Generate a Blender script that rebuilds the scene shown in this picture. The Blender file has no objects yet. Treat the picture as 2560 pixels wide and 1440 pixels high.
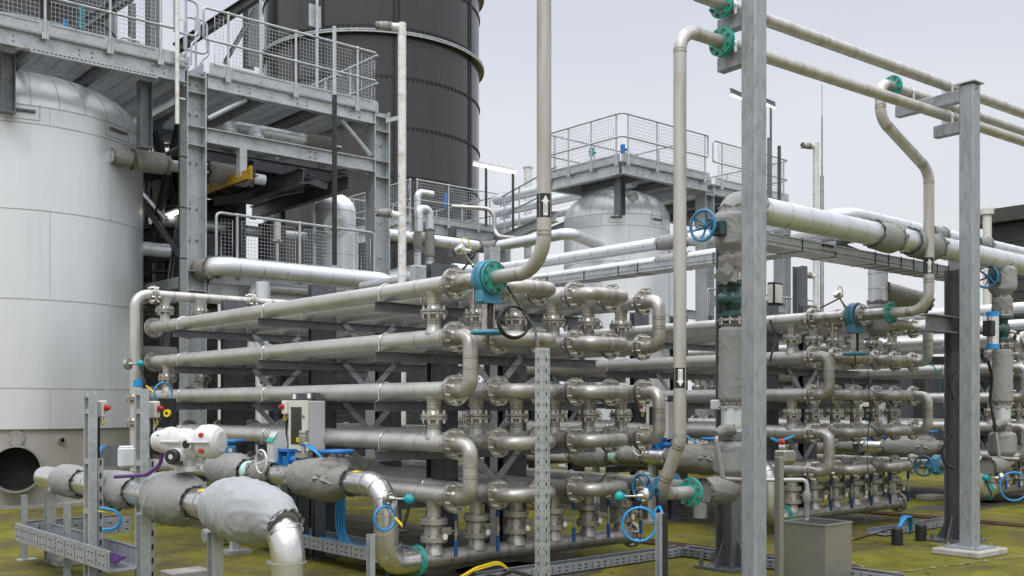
import bpy, math, random
from mathutils import Vector, Matrix, noise
R = math.radians
random.seed(7)
S = bpy.context.scene
COL = S.collection
# ---------------------------------------------------------------- camera, sky, sun, exposure
H, F, CX, HOR = 1.65, 2560.0, 1280.0, 1014.0          # camera height; focal length and horizon in photo pixels
cd = bpy.data.cameras.new('camera'); cam = bpy.data.objects.new('camera', cd); COL.objects.link(cam)
cam.location = (0, 0, H); cam.rotation_euler = (R(90), 0, 0)
cd.sensor_width = 36.0; cd.lens = 36.0*F/2560.0; cd.shift_y = (HOR-720.0)/2560.0
cd.clip_start = 0.1; cd.clip_end = 2000; S.camera = cam
W = bpy.data.worlds.new('World'); S.world = W; W.use_nodes = True
nt = W.node_tree; nd = nt.nodes; ln = nt.links
bg = nd['Background']; bg.inputs['Strength'].default_value = 0.1
sk = nd.new('ShaderNodeTexSky'); sk.sky_type = 'NISHITA'; sk.sun_disc = False
SUN_EL, SUN_AZ = R(50), R(190)
sk.sun_elevation = SUN_EL; sk.sun_rotation = SUN_AZ; sk.dust_density = 4.0; sk.air_density = 1.0
tc = nd.new('ShaderNodeTexCoord'); sx = nd.new('ShaderNodeSeparateXYZ'); ln.new(tc.outputs['Generated'], sx.inputs[0])
rp = nd.new('ShaderNodeValToRGB'); e = rp.color_ramp.elements     # even cloud cover, brighter overhead
e[0].position = 0.0; e[0].color = (.276, .279, .286, 1)
e[1].position = 1.0; e[1].color = (1.0, 1.02, 1.06, 1)
n_ = e.new(0.27); n_.color = (.260, .268, .287, 1)
n_ = e.new(0.37); n_.color = (.227, .240, .270, 1)
n_ = e.new(0.55); n_.color = (.47, .485, .52, 1)
ln.new(sx.outputs['Z'], rp.inputs[0])
sc_ = nd.new('ShaderNodeVectorMath'); sc_.operation = 'SCALE'; sc_.inputs['Scale'].default_value = 30.0
cn = nd.new('ShaderNodeTexNoise'); cn.inputs['Scale'].default_value = 2.2; cn.inputs['Detail'].default_value = 5; cm = nd.new('ShaderNodeMapping'); cm.inputs['Scale'].default_value = (1, 1, 3.5); ln.new(tc.outputs['Generated'], cm.inputs[0]); ln.new(cm.outputs[0], cn.inputs['Vector'])
cr = nd.new('ShaderNodeMapRange'); cr.inputs[1].default_value = .3; cr.inputs[2].default_value = .7; cr.inputs[3].default_value = 28.8; cr.inputs[4].default_value = 31.2; ln.new(cn.outputs[0], cr.inputs[0]); ln.new(cr.outputs[0], sc_.inputs['Scale'])
ln.new(rp.outputs[0], sc_.inputs[0])
mx = nd.new('ShaderNodeMixRGB'); mx.inputs[0].default_value = 0.93
ln.new(sk.outputs[0], mx.inputs[1]); ln.new(sc_.outputs[0], mx.inputs[2]); ln.new(mx.outputs[0], bg.inputs['Color'])
sd = bpy.data.lights.new('sun', 'SUN'); sd.energy = 1.1; sd.angle = R(12); sd.color = (1, .97, .92)
so = bpy.data.objects.new('sun', sd); COL.objects.link(so)
sdir = Vector((math.sin(SUN_AZ)*math.cos(SUN_EL), math.cos(SUN_AZ)*math.cos(SUN_EL), math.sin(SUN_EL)))
so.rotation_euler = sdir.to_track_quat('Z', 'Y').to_euler(); so.location = (0, 0, 30)
S.view_settings.view_transform = 'Standard'; S.view_settings.look = 'None'
S.view_settings.exposure = 0.0; S.view_settings.gamma = 1.0
S.cycles.max_bounces = 6; S.cycles.use_denoising = True

# ---------------------------------------------------------------- frame of the plant
TH = R(40.85)
U = Vector((math.cos(TH), math.sin(TH), 0)); V = Vector((-math.sin(TH), math.cos(TH), 0)); Z = Vector((0, 0, 1))
def P(px, py, Y): return Vector(((px-CX)/F*Y, Y, H+(HOR-py)/F*Y))
def X(px, Y, z): return Vector(((px-CX)/F*Y, Y, z))
def zat(py, Y): return H+(HOR-py)/F*Y
C0 = Vector((-.5086, 9.3, 0))
def Q(a, b, z): return C0+U*a+V*b+Z*z
PER = 5.78                                             # the exchangers repeat along U

# ---------------------------------------------------------------- mesh toolkit
class MB:
    def __init__(s): s.v = []; s.f = []; s.m = []; s.s = []
    def add(s, vs, fs, mi=0, sm=False):
        o = len(s.v); s.v += [Vector(v) for v in vs]
        for f in fs: s.f.append([i+o for i in f]); s.m.append(mi); s.s.append(sm)
    def box(s, c, hx, hy, hz, ax=(U, V, Z), mi=0):
        c = Vector(c); a, b, d = ax[0]*hx, ax[1]*hy, ax[2]*hz
        vs = [c+a*i+b*j+d*k for i in (-1, 1) for j in (-1, 1) for k in (-1, 1)]
        s.add(vs, [(0, 1, 3, 2), (4, 6, 7, 5), (0, 4, 5, 1), (2, 3, 7, 6), (0, 2, 6, 4), (1, 5, 7, 3)], mi)
    def bbox(s, c, hx, hy, hz, ax=(U, V, Z), mi=0, bev=.01):      # box with chamfered edges
        c = Vector(c); vs = []; ix = {}
        h = (hx, hy, hz)
        for i in (-1, 1):
            for j in (-1, 1):
                for k in (-1, 1):
                    for t in range(3):
                        q = [i*h[0], j*h[1], k*h[2]]
                        for w in range(3):
                            if w != t: q[w] -= (i, j, k)[w]*bev
                        ix[i, j, k, t] = len(vs); vs.append(c+ax[0]*q[0]+ax[1]*q[1]+ax[2]*q[2])
        fs = []
        for t in range(3):
            o = [w for w in range(3) if w != t]
            for sg in (-1, 1):
                f = []
                for (p, q) in ((-1, -1), (1, -1), (1, 1), (-1, 1)):
                    k = [0]*3; k[t] = sg; k[o[0]] = p; k[o[1]] = q; f.append(ix[k[0], k[1], k[2], t])
                fs.append(f)
            for p in (-1, 1):
                for q in (-1, 1):
                    f = []
                    for (ed, tt) in ((-1, o[0]), (1, o[0]), (1, o[1]), (-1, o[1])):
                        k = [0]*3; k[t] = ed; k[o[0]] = p; k[o[1]] = q; f.append(ix[k[0], k[1], k[2], tt])
                    fs.append(f)
        for i in (-1, 1):
            for j in (-1, 1):
                for k in (-1, 1): fs.append([ix[i, j, k, 0], ix[i, j, k, 1], ix[i, j, k, 2]])
        s.add(vs, fs, mi)
    def bar(s, p0, p1, w, h, up=Z, mi=0):
        p0 = Vector(p0); p1 = Vector(p1); d = p1-p0; L = d.length; d = d/L
        sd_ = d.cross(up)
        if sd_.length < 1e-4: sd_ = d.cross(U)
        sd_.normalize(); u2 = sd_.cross(d)
        s.box((p0+p1)/2, L/2, w/2, h/2, (d, sd_, u2), mi)
    def prof(s, p0, p1, pts, up=Z, mi=0, caps=True):                # extrude closed polygon pts [(side, up)]
        p0 = Vector(p0); p1 = Vector(p1); d = (p1-p0).normalized(); sd_ = d.cross(up)
        if sd_.length < 1e-4: sd_ = d.cross(U)
        sd_.normalize(); u2 = sd_.cross(d); n = len(pts)
        vs = [p+sd_*x+u2*y for p in (p0, p1) for x, y in pts]
        fs = [(i, (i+1) % n, n+(i+1) % n, n+i) for i in range(n)]
        if caps: fs += [tuple(range(n))[::-1], tuple(range(n, 2*n))]
        s.add(vs, fs, mi)
    def ibeam(s, p0, p1, h, b, tw=.01, tf=.014, up=Z, mi=0):
        B, t, hh = b/2, tw/2, h/2
        s.prof(p0, p1, [(-B, -hh), (B, -hh), (B, -hh+tf), (t, -hh+tf), (t, hh-tf), (B, hh-tf), (B, hh), (-B, hh), (-B, hh-tf), (-t, hh-tf), (-t, -hh+tf), (-B, -hh+tf)], up, mi)
    def chan(s, p0, p1, h, b, t=.008, up=Z, mi=0):                  # web on the -side, flanges to +side
        hh = h/2
        s.prof(p0, p1, [(0, -hh), (b, -hh), (b, -hh+t), (t, -hh+t), (t, hh-t), (b, hh-t), (b, hh), (0, hh)], up, mi)
    def tube(s, pts, r, n=16, mi=0, caps=True, closed=False):
        pts = [Vector(p) for p in pts]; k = len(pts)
        rs = r if isinstance(r, (list, tuple)) else [r]*k
        tg = []
        for i in range(k):
            if closed: a, b = pts[i-1], pts[(i+1) % k]
            else: a, b = pts[max(i-1, 0)], pts[min(i+1, k-1)]
            tg.append((b-a).normalized())
        nn = tg[0].orthogonal().normalized() if abs(tg[0].z) > .95 else tg[0].cross(Z).normalized()
        vs = []
        for i in range(k):
            nn = (nn-tg[i]*nn.dot(tg[i])).normalized(); bb = tg[i].cross(nn)
            for j in range(n):
                a = 2*math.pi*j/n
                vs.append(pts[i]+(nn*math.cos(a)+bb*math.sin(a))*rs[i])
        fs = []
        for i in range(k if closed else k-1):
            for j in range(n):
                i2 = (i+1) % k
                fs.append((i*n+j, i*n+(j+1) % n, i2*n+(j+1) % n, i2*n+j))
        s.add(vs, fs, mi, True)
        if caps and not closed:
            s.add(vs[:n], [tuple(range(n))[::-1]], mi); s.add(vs[-n:], [tuple(range(n))], mi)
    def cyl(s, p0, p1, r, n=16, mi=0): s.tube([p0, p1], r, n, mi)
    def lathe(s, o, d, prof_, n=24, mi=0, sharp=True):              # prof_ [(along, radius)]
        o = Vector(o); d = Vector(d).normalized(); a = d.orthogonal().normalized() if abs(d.z) > .95 else d.cross(Z).normalized(); b = d.cross(a)
        def ring(x, r): return [o+d*x+(a*math.cos(2*math.pi*j/n)+b*math.sin(2*math.pi*j/n))*r for j in range(n)]
        if sharp:
            for (x0, r0), (x1, r1) in zip(prof_, prof_[1:]):
                s.add(ring(x0, r0)+ring(x1, r1), [(j, (j+1) % n, n+(j+1) % n, n+j) for j in range(n)], mi, True)
        else:
            vs = []
            for x, r in prof_: vs += ring(x, r)
            s.add(vs, [(i*n+j, i*n+(j+1) % n, (i+1)*n+(j+1) % n, (i+1)*n+j) for i in range(len(prof_)-1) for j in range(n)], mi, True)
    def torus(s, c, d, Rr, r, n=32, m=8, mi=0):
        c = Vector(c); d = Vector(d).normalized(); a = d.orthogonal().normalized(); b = d.cross(a)
        s.tube([c+(a*math.cos(2*math.pi*i/n)+b*math.sin(2*math.pi*i/n))*Rr for i in range(n)], r, m, mi, closed=True)
    def sphere(s, c, r, n=16, mi=0, sq=(1, 1, 1)):
        c = Vector(c); vs = []; m = n//2
        for i in range(m+1):
            p = math.pi*i/m
            for j in range(n):
                q = 2*math.pi*j/n
                vs.append(c+Vector((math.sin(p)*math.cos(q)*sq[0], math.sin(p)*math.sin(q)*sq[1], math.cos(p)*sq[2]))*r)
        s.add(vs, [(i*n+j, i*n+(j+1) % n, (i+1)*n+(j+1) % n, (i+1)*n+j) for i in range(m) for j in range(n)], mi, True)
    def bolts(s, c, d, Rr, n, r, l, mi=0, ph=.5):
        c = Vector(c); d = Vector(d).normalized(); a = d.orthogonal().normalized() if abs(d.z) > .95 else d.cross(Z).normalized(); b = d.cross(a)
        for i in range(n):
            t = 2*math.pi*(i+ph)/n; q = c+(a*math.cos(t)+b*math.sin(t))*Rr
            s.tube([q-d*l/2, q+d*l/2], r, 6, mi); s.fl(14)
    def fl(s, n):                                                   # last n faces flat
        for i in range(max(0, len(s.s)-n), len(s.s)): s.s[i] = False
    def build(s, name, mats, parent=None, label=None):
        ms = bpy.data.meshes.new(name); o0 = Vector((0, 0, 0)); q = parent
        while q is not None: o0 = o0+q.location; q = q.parent
        ms.from_pydata([tuple(v-o0) for v in s.v], [], s.f)
        for m in (mats if isinstance(mats, (list, tuple)) else [mats]): ms.materials.append(m)
        ms.polygons.foreach_set('material_index', s.m); ms.polygons.foreach_set('use_smooth', s.s)
        ms.update(); ob = bpy.data.objects.new(name, ms); COL.objects.link(ob)
        if parent is not None: ob.parent = parent
        if label: ob['label'] = label
        return ob
def fil(pts, rad, seg=7):                                           # polyline with rounded corners
    pts = [Vector(p) for p in pts]; out = [pts[0]]
    for i in range(1, len(pts)-1):
        p, a, b = pts[i], pts[i-1], pts[i+1]; d0 = (a-p).normalized(); d1 = (b-p).normalized()
        ang = d0.angle(d1)
        if ang > math.pi-.02: out.append(p); continue
        rr = rad[i-1] if isinstance(rad, (list, tuple)) else rad
        t = min(rr/math.tan(ang/2), (a-p).length*.49, (b-p).length*.49)
        r2 = t*math.tan(ang/2); c = p+(d0+d1).normalized()*(r2/math.sin(ang/2)); s0 = p+d0*t-c; s1 = p+d1*t-c
        n0 = s0.normalized(); n1 = s1.normalized(); an = n0.angle(n1)
        for k in range(seg+1): out.append(c+(n0*math.sin(an*(1-k/seg))+n1*math.sin(an*k/seg))*(r2/math.sin(an)))
    return out+[pts[-1]]
def root(name, loc, label, cat, group=None):
    o = bpy.data.objects.new(name, None); COL.objects.link(o); o.location = loc; o.empty_display_size = .1
    o['label'] = label; o['category'] = cat
    if group: o['group'] = group
    return o
def tag(o, label, cat, group=None):
    o['label'] = label; o['category'] = cat
    if group: o['group'] = group
    return o
def struct(o, kind='structure'): o['kind'] = kind; return o
def dup(o, delta, parent=None, label=None):                         # copies a thing or part with everything under it
    c = o.copy(); COL.objects.link(c); c.location = o.location+Vector(delta)
    if parent is not None: c.parent = parent
    if label: c['label'] = label
    for ch in list(o.children):
        dup(ch, (0, 0, 0), c)
    return c

# ---------------------------------------------------------------- materials
def mat(name, col, met=0.0, rough=.5, var=.15, scale=6.0, col2=None, bump=0.0, bscale=40.0, stretch=None, rvar=.1, spec=.5, amt=None, tex='noise'):
    m = bpy.data.materials.new(name); m.use_nodes = True; n = m.node_tree.nodes; l = m.node_tree.links
    b = n['Principled BSDF']; b.inputs['Metallic'].default_value = met; b.inputs['Roughness'].default_value = rough
    b.inputs['Specular IOR Level'].default_value = spec
    t = n.new('ShaderNodeTexCoord'); mp = n.new('ShaderNodeMapping'); l.new(t.outputs['Object'], mp.inputs[0])
    if stretch: mp.inputs['Scale'].default_value = stretch
    oi = n.new('ShaderNodeObjectInfo'); om = n.new('ShaderNodeVectorMath'); om.operation = 'SCALE'; om.inputs[0].default_value = (37, 23, 51); l.new(oi.outputs['Random'], om.inputs['Scale']); l.new(om.outputs[0], mp.inputs['Location'])
    if tex == 'voronoi':
        x = n.new('ShaderNodeTexVoronoi'); x.inputs['Scale'].default_value = scale; out = x.outputs['Color']
        sp = n.new('ShaderNodeSeparateXYZ'); l.new(out, sp.inputs[0]); fac = sp.outputs[0]
        l.new(mp.outputs[0], x.inputs['Vector'])
        y = n.new('ShaderNodeTexNoise'); y.inputs['Scale'].default_value = scale*.12; y.inputs['Detail'].default_value = 6; l.new(mp.outputs[0], y.inputs['Vector'])
        ad = n.new('ShaderNodeMath'); ad.operation = 'MULTIPLY_ADD'; l.new(fac, ad.inputs[0]); ad.inputs[1].default_value = .35; l.new(y.outputs[0], ad.inputs[2]); fac = ad.outputs[0]
        lo, hi = .35, .95
    else:
        x = n.new('ShaderNodeTexNoise'); x.inputs['Scale'].default_value = scale; x.inputs['Detail'].default_value = 8; x.inputs['Roughness'].default_value = .62
        l.new(mp.outputs[0], x.inputs['Vector']); fac = x.outputs[0]; lo, hi = .32, .7
    r = n.new('ShaderNodeValToRGB'); e = r.color_ramp.elements; e[0].position = lo; e[1].position = hi
    c2 = col2 or tuple(c*(1-var*1.6) for c in col)
    e[0].color = (*c2, 1); e[1].color = (*[min(1, c*(1+var)) for c in col], 1)
    k = e.new((lo+hi)/2); k.color = (*col, 1)
    l.new(fac, r.inputs[0]); hv = n.new('ShaderNodeHueSaturation'); vr = n.new('ShaderNodeMapRange'); vr.inputs[3].default_value = .91; vr.inputs[4].default_value = 1.08; l.new(oi.outputs['Random'], vr.inputs[0]); l.new(vr.outputs[0], hv.inputs['Value']); l.new(r.outputs[0], hv.inputs['Color']); l.new(hv.outputs[0], b.inputs['Base Color'])
    if rvar:
        mr = n.new('ShaderNodeMapRange'); mr.inputs[1].default_value = .3; mr.inputs[2].default_value = .7
        mr.inputs[3].default_value = min(1, rough+rvar); mr.inputs[4].default_value = max(.05, rough-rvar); l.new(fac, mr.inputs[0]); l.new(mr.outputs[0], b.inputs['Roughness'])
    if bump:
        y = n.new('ShaderNodeTexNoise'); y.inputs['Scale'].default_value = bscale; y.inputs['Detail'].default_value = 4; l.new(mp.outputs[0], y.inputs['Vector'])
        bp = n.new('ShaderNodeBump'); bp.inputs['Strength'].default_value = bump; bp.inputs['Distance'].default_value = .02
        l.new(y.outputs[0], bp.inputs['Height']); l.new(bp.outputs[0], b.inputs['Normal'])
    return m
M = {}
M['steel'] = mat('weathered stainless', (.50, .49, .468), .6, .42, .09, 3, (.40, .388, .368), .02, 60, None, .05)
M['steel2'] = mat('stainless bend', (.47, .45, .42), .65, .39, .14, 5, (.30, .275, .245), .03, 40, None, .06)
M['riser'] = mat('pale stained stainless', (.50, .485, .465), .5, .46, .12, 9, (.37, .34, .305), .03, 60, (1, 1, .1))
M['flange'] = mat('flange steel', (.46, .44, .41), .85, .36, .16, 14, (.28, .26, .22), .04, 60)
M['bolt'] = mat('bolt steel', (.66, .64, .60), .9, .3, .2, 30)
M['bolt_d'] = mat('dull bolt', (.2, .21, .21), .6, .45, .2, 30)
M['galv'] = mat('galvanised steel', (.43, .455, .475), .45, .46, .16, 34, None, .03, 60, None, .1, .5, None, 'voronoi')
M['galv_m'] = mat('shaded galvanised steel', (.115, .123, .137), .45, .48, .16, 26, None, .02, 60, None, .1, .5, None, 'voronoi')  # darker copy of the galvanised steel, shade put into its colour
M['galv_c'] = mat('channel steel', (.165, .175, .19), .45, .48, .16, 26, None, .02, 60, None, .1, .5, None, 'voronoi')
M['cord'] = mat('dark drawstring', (.09, .09, .088), 0, .7, .1, 20)
M['dirt'] = mat('dark wet dirt and shade', (.060, .052, .030), 0, .8, .3, 4, (.032, .027, .016), .2, 30)  # brown dirt, with the shade beneath equipment put into its dark colour
M['joint'] = mat('pale broken concrete', (.25, .235, .165), 0, .9, .2, 10)
M['heat'] = mat('weld heat tint', (.33, .30, .26), .7, .42, .15, 14)
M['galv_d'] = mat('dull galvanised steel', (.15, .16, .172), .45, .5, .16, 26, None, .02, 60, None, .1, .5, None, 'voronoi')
M['galv_p'] = mat('grey galvanised post', (.33, .35, .375), .4, .5, .12, 20, (.24, .26, .28), .02, 60, (1, 1, .35))
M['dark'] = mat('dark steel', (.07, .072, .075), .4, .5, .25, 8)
M['clad'] = mat('aluminium cladding', (.68, .71, .75), .5, .40, .04, 2, (.60, .63, .665), .008, 6, None, .04)
M['tank'] = mat('tank cladding', (.79, .81, .835), .5, .36, .02, 2.4, (.75, .77, .795), .012, 2.2, (2.5, 2.5, .22), .04)
M['foil'] = mat('bright foil cladding', (.70, .695, .68), .92, .27, .05, 4, (.58, .565, .54), .035, 7, None, .05)
M['strap'] = mat('steel strap', (.7, .7, .69), .95, .22, .1, 20)
M['seam'] = mat('seam sealant', (.38, .38, .38), .2, .6, .2, 20)
M['jacket'] = mat('grey jacket fabric', (.265, .265, .265), 0, .6, .05, 3, (.25, .25, .245), .06, 90, None, .03, .4)
M['jacketd'] = mat('brown grey jacket fabric', (.225, .217, .203), 0, .65, .07, 3, (.20, .19, .172), .06, 90, None, .03, .35)
M['jacketb'] = mat('blue grey jacket fabric', (.30, .315, .33), 0, .58, .05, 3, (.27, .28, .295), .06, 90, None, .03, .45)
M['blue'] = mat('blue valve paint', (.035, .19, .36), 0, .42, .15, 12, (.03, .13, .24))
M['blue2'] = mat('bright blue paint', (.012, .16, .46), 0, .4, .15, 12)
M['bluebody'] = mat('weathered blue paint', (.06, .24, .37), 0, .45, .14, 10, (.04, .16, .26))
M['teal'] = mat('teal paint', (.035, .33, .27), 0, .42, .14, 12, (.03, .22, .19))
M['tealb'] = mat('teal sensor plastic', (.01, .33, .36), 0, .38, .1, 12)
M['dkgreen'] = mat('dark green paint', (.025, .075, .07), 0, .4, .2, 12)
M['navy'] = mat('blue lever sleeve', (.01, .07, .25), 0, .45, .1, 20)
M['hose'] = mat('blue cable', (.015, .27, .62), 0, .4, .08, 20)
M['black'] = mat('black rubber', (.018, .018, .019), 0, .5, .2, 20)
M['gap'] = mat('black hole', (.006, .006, .006), 0, .9, .1, 20)
M['purple'] = mat('purple cable', (.10, .03, .17), 0, .5, .1, 20)
M['yellow'] = mat('yellow plastic', (.72, .52, .01), 0, .45, .08, 20)
M['ochre'] = mat('yellow beam paint', (.40, .24, .01), 0, .5, .15, 10)  # yellow toned down, the shade under the deck is in this colour
M['red'] = mat('red plastic', (.40, .03, .02), 0, .4, .1, 20)
M['white'] = mat('white actuator paint', (.60, .60, .615), 0, .34, .05, 8, (.5, .5, .5))
M['cream'] = mat('cream enclosure paint', (.62, .62, .56), 0, .42, .04, 8)
M['box'] = mat('pale grey enclosure paint', (.55, .565, .575), 0, .42, .04, 5)
M['paper'] = mat('white label', (.8, .8, .78), 0, .6, .03, 20)
M['ink'] = mat('black print', (.02, .02, .02), 0, .55, .05, 20)
M['glass'] = mat('dark window', (.02, .021, .022), 0, .12, .1, 5)
M['silo'] = mat('dark enamel panels', (.05, .049, .049), .25, .24, .12, 1.5, (.04, .039, .039), 0, 1, (1.5, 1.5, .12), .05, .6)
M['silob'] = mat('black bolt strip', (.012, .012, .012), .1, .5, .1, 20)
M['conc'] = mat('concrete', (.36, .345, .315), 0, .85, .18, 3, (.22, .205, .18), .15, 30)
M['skirt'] = mat('stained steel skirt', (.36, .345, .315), .35, .55, .16, 1.6, (.26, .245, .22), .05, 10, (1, 1, .25))
M['rust'] = mat('rusty grating', (.12, .065, .035), .2, .8, .3, 20)
M['bldg'] = mat('dark green cladding', (.045, .048, .042), 0, .5, .12, 3)
M['sump'] = mat('brushed stainless sheet', (.40, .39, .37), .8, .4, .06, 3, (.35, .34, .325), .01, 60, None, .05)
M['grate'] = mat('galvanised grating', (.30, .315, .33), .4, .55, .15, 12)
M['leaf'] = mat('dead leaf', (.16, .09, .045), 0, .8, .3, 20)
M['white_p'] = mat('white conduit', (.68, .68, .67), .2, .4, .08, 8, (.5, .47, .42))
M['tape'] = mat('mint band', (.45, .72, .66), 0, .5, .05, 20)
def lamp_mat(name, col, st):
    m = bpy.data.materials.new(name); m.use_nodes = True; b = m.node_tree.nodes['Principled BSDF']
    b.inputs['Base Color'].default_value = (.8, .8, .78, 1); b.inputs['Emission Color'].default_value = (*col, 1); b.inputs['Emission Strength'].default_value = st
    return m
M['lit'] = lamp_mat('lit lamp tube', (1, .93, .78), 2.2)
def ground_mat():
    m = bpy.data.materials.new('mossy concrete'); m.use_nodes = True; n = m.node_tree.nodes; l = m.node_tree.links; b = n['Principled BSDF']
    t = n.new('ShaderNodeTexCoord')
    def nz(sc, det, ro=.6, dist=0):
        x = n.new('ShaderNodeTexNoise'); x.inputs['Scale'].default_value = sc; x.inputs['Detail'].default_value = det; x.inputs['Roughness'].default_value = ro; x.inputs['Distortion'].default_value = dist
        l.new(t.outputs['Object'], x.inputs['Vector']); return x.outputs[0]
    def ramp(f, st):
        r = n.new('ShaderNodeValToRGB'); e = r.color_ramp.elements
        e[0].position, e[0].color = st[0][0], (*st[0][1], 1); e[1].position, e[1].color = st[-1][0], (*st[-1][1], 1)
        for p, c in st[1:-1]: k = e.new(p); k.color = (*c, 1)
        l.new(f, r.inputs[0]); return r.outputs[0]
    a = ramp(nz(1.1, 10, .68, .6), [(.3, (.065, .064, .013)), (.42, (.125, .125, .014)), (.53, (.19, .18, .018)), (.64, (.235, .205, .03)), (.78, (.24, .21, .1))])
    c = ramp(nz(.45, 9, .7, 1.0), [(.36, (0, 0, 0)), (.54, (1, 1, 1))])
    br = ramp(nz(7, 8, .7), [(.3, (.045, .036, .02)), (.7, (.145, .118, .075))])
    mx = n.new('ShaderNodeMixRGB'); l.new(c, mx.inputs[0]); l.new(br, mx.inputs[1]); l.new(a, mx.inputs[2])
    d = ramp(nz(38, 8, .8), [(.3, (.45, .44, .4)), (.7, (1.3, 1.3, 1.25))])
    m2 = n.new('ShaderNodeMixRGB'); m2.blend_type = 'MULTIPLY'; m2.inputs[0].default_value = .8; l.new(mx.outputs[0], m2.inputs[1]); l.new(d, m2.inputs[2])
    l.new(m2.outputs[0], b.inputs['Base Color']); b.inputs['Roughness'].default_value = .9; b.inputs['Specular IOR Level'].default_value = .25
    bp = n.new('ShaderNodeBump'); bp.inputs['Strength'].default_value = .7; bp.inputs['Distance'].default_value = .03; l.new(nz(30, 9, .75), bp.inputs['Height']); l.new(bp.outputs[0], b.inputs['Normal'])
    return m
M['ground'] = ground_mat()
g = MB(); g.add([(-400, -60, 0), (400, -60, 0), (400, 700, 0), (-400, 700, 0)], [(0, 1, 2, 3)]); struct(g.build('ground', M['ground']))
# ================================================================ shared piping pieces
def flange_pair(mb, c, d, r, hub, n=8, t=.021, gap=.008, dark=False):     # mats: 0 steel, 1 gasket, 2 bolts
    c = Vector(c); d = Vector(d).normalized()
    for s_ in (-1, 1):
        mb.lathe(c, d*s_, [(gap/2, 0), (gap/2, r), (gap/2+t, r), (gap/2+t, hub*1.16), (gap/2+t+.03, hub)], 28, 0)
    mb.lathe(c, d, [(-gap/2, r*.9), (gap/2, r*.9)], 28, 1)
    mb.bolts(c, d, r*.80, n, .0145, 2*t+.06, 2); mb.bolts(c, d, r*.80, n, .009, 2*t+.085, 2)
def flange_one(mb, c, d, r, hub, n=8, t=.021, blind=False):               # plate from c along d
    mb.lathe(c, d, [(0, 0), (0, r), (t, r), (t, 0 if blind else hub)], 28, 0)
    mb.bolts(Vector(c)+Vector(d)*t/2, d, r*.80, n, .0125, t+.04, 2)
FM = None
def fm(): return [M['flange'], M['black'], M['bolt']]
def weld(mb, c, d, r, mi=0, heat=True):
    mb.lathe(c, d, [(-.006, r), (0, r+.0025), (.006, r)], 24, mi, False)
    if heat: w = random.uniform(.012, .03); mb.lathe(c, d, [(-w, r+.0005), (w, r+.0005)], 24, 1)
def strap(mb, c, d, r, w=.02, mi=0): mb.lathe(c, d, [(-w/2, r), (-w/2, r+.004), (w/2, r+.004), (w/2, r)], 32, mi)
def handwheel(mb, c, d, Rr, r, spokes=5, mi=0, dish=.05):
    c = Vector(c); d = Vector(d).normalized(); a = d.orthogonal().normalized() if abs(d.z) > .95 else d.cross(Z).normalized(); b = d.cross(a)
    mb.torus(c, d, Rr, r, 40, 10, mi)
    mb.lathe(c-d*(dish+.02), d, [(0, 0), (0, Rr*.2), (.045, Rr*.18), (.045, 0)], 14, mi)
    for i in range(spokes):
        t = 2*math.pi*i/spokes+.3; e = a*math.cos(t)+b*math.sin(t)
        mb.tube([c-d*dish+e*Rr*.1, c-d*dish*.75+e*Rr*.5, c+e*Rr], [r*.95, r*.75, r*.7], 8, mi)
def jacket(mb, pts, rs, mi=0, n=64, amp=.05, seed=0, gather=(1, 1), step=.0125, nf=9.0):
    # padded fabric sleeve: radius profile along a path, with wrinkles and drawn-in ends
    pts = [Vector(p) for p in pts]; acc = [0]
    for a, b in zip(pts, pts[1:]): acc.append(acc[-1]+(b-a).length)
    L = acc[-1]; k = max(8, int(L/step)); pp = []; rr = []
    for i in range(k+1):
        s_ = L*i/k; j = 0
        while j < len(acc)-2 and acc[j+1] < s_: j += 1
        t = (s_-acc[j])/max(1e-6, acc[j+1]-acc[j]); pp.append(pts[j].lerp(pts[j+1], t))
        if callable(rs): rr.append(rs(i/k))
        else: q = t*t*(3-2*t); rr.append(rs[j]*(1-q)+rs[j+1]*q)
    o = len(mb.v); mb.tube(pp, rr, n, mi)
    tot = (k+1)*n
    for i in range(k+1):
        e0 = max(0, 1-i/k*L/.07)*gather[0]; e1 = max(0, 1-(1-i/k)*L/.07)*gather[1]; e = max(e0, e1)
        for j in range(n):
            ix = o+i*n+j; v = mb.v[ix]; dr = v-pp[i]; th = 2*math.pi*j/n
            w = noise.noise(v*nf*.4+Vector((seed, 0, 0)))*.7
            dd = (pp[min(i+1, k)]-pp[max(i-1, 0)]).normalized()
            wp = noise.noise(v*3.1+Vector((seed, 9, 2)))*1.6
            s2 = noise.noise(Vector((math.cos(th)*1.1+wp*.5, math.sin(th)*1.1+i/k*L*7+wp, seed)))
            w += max(0, .15-abs(s2))*4.5-.3+max(0, .1-abs(noise.noise(v*7+Vector((wp, seed, 0)))))*3.5
            mb.v[ix] = pp[i]+dr*(1+amp*w+e*(.035*math.sin(th*11+seed+3*wp)+.025*math.sin(th*17)-.03))
    for q, i in ((0, 0), (1, k)):
        base = len(mb.v)-2*n if q == 0 else len(mb.v)-n
        for j in range(n): mb.v[base+j] = mb.v[o+i*n+j].copy()

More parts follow.
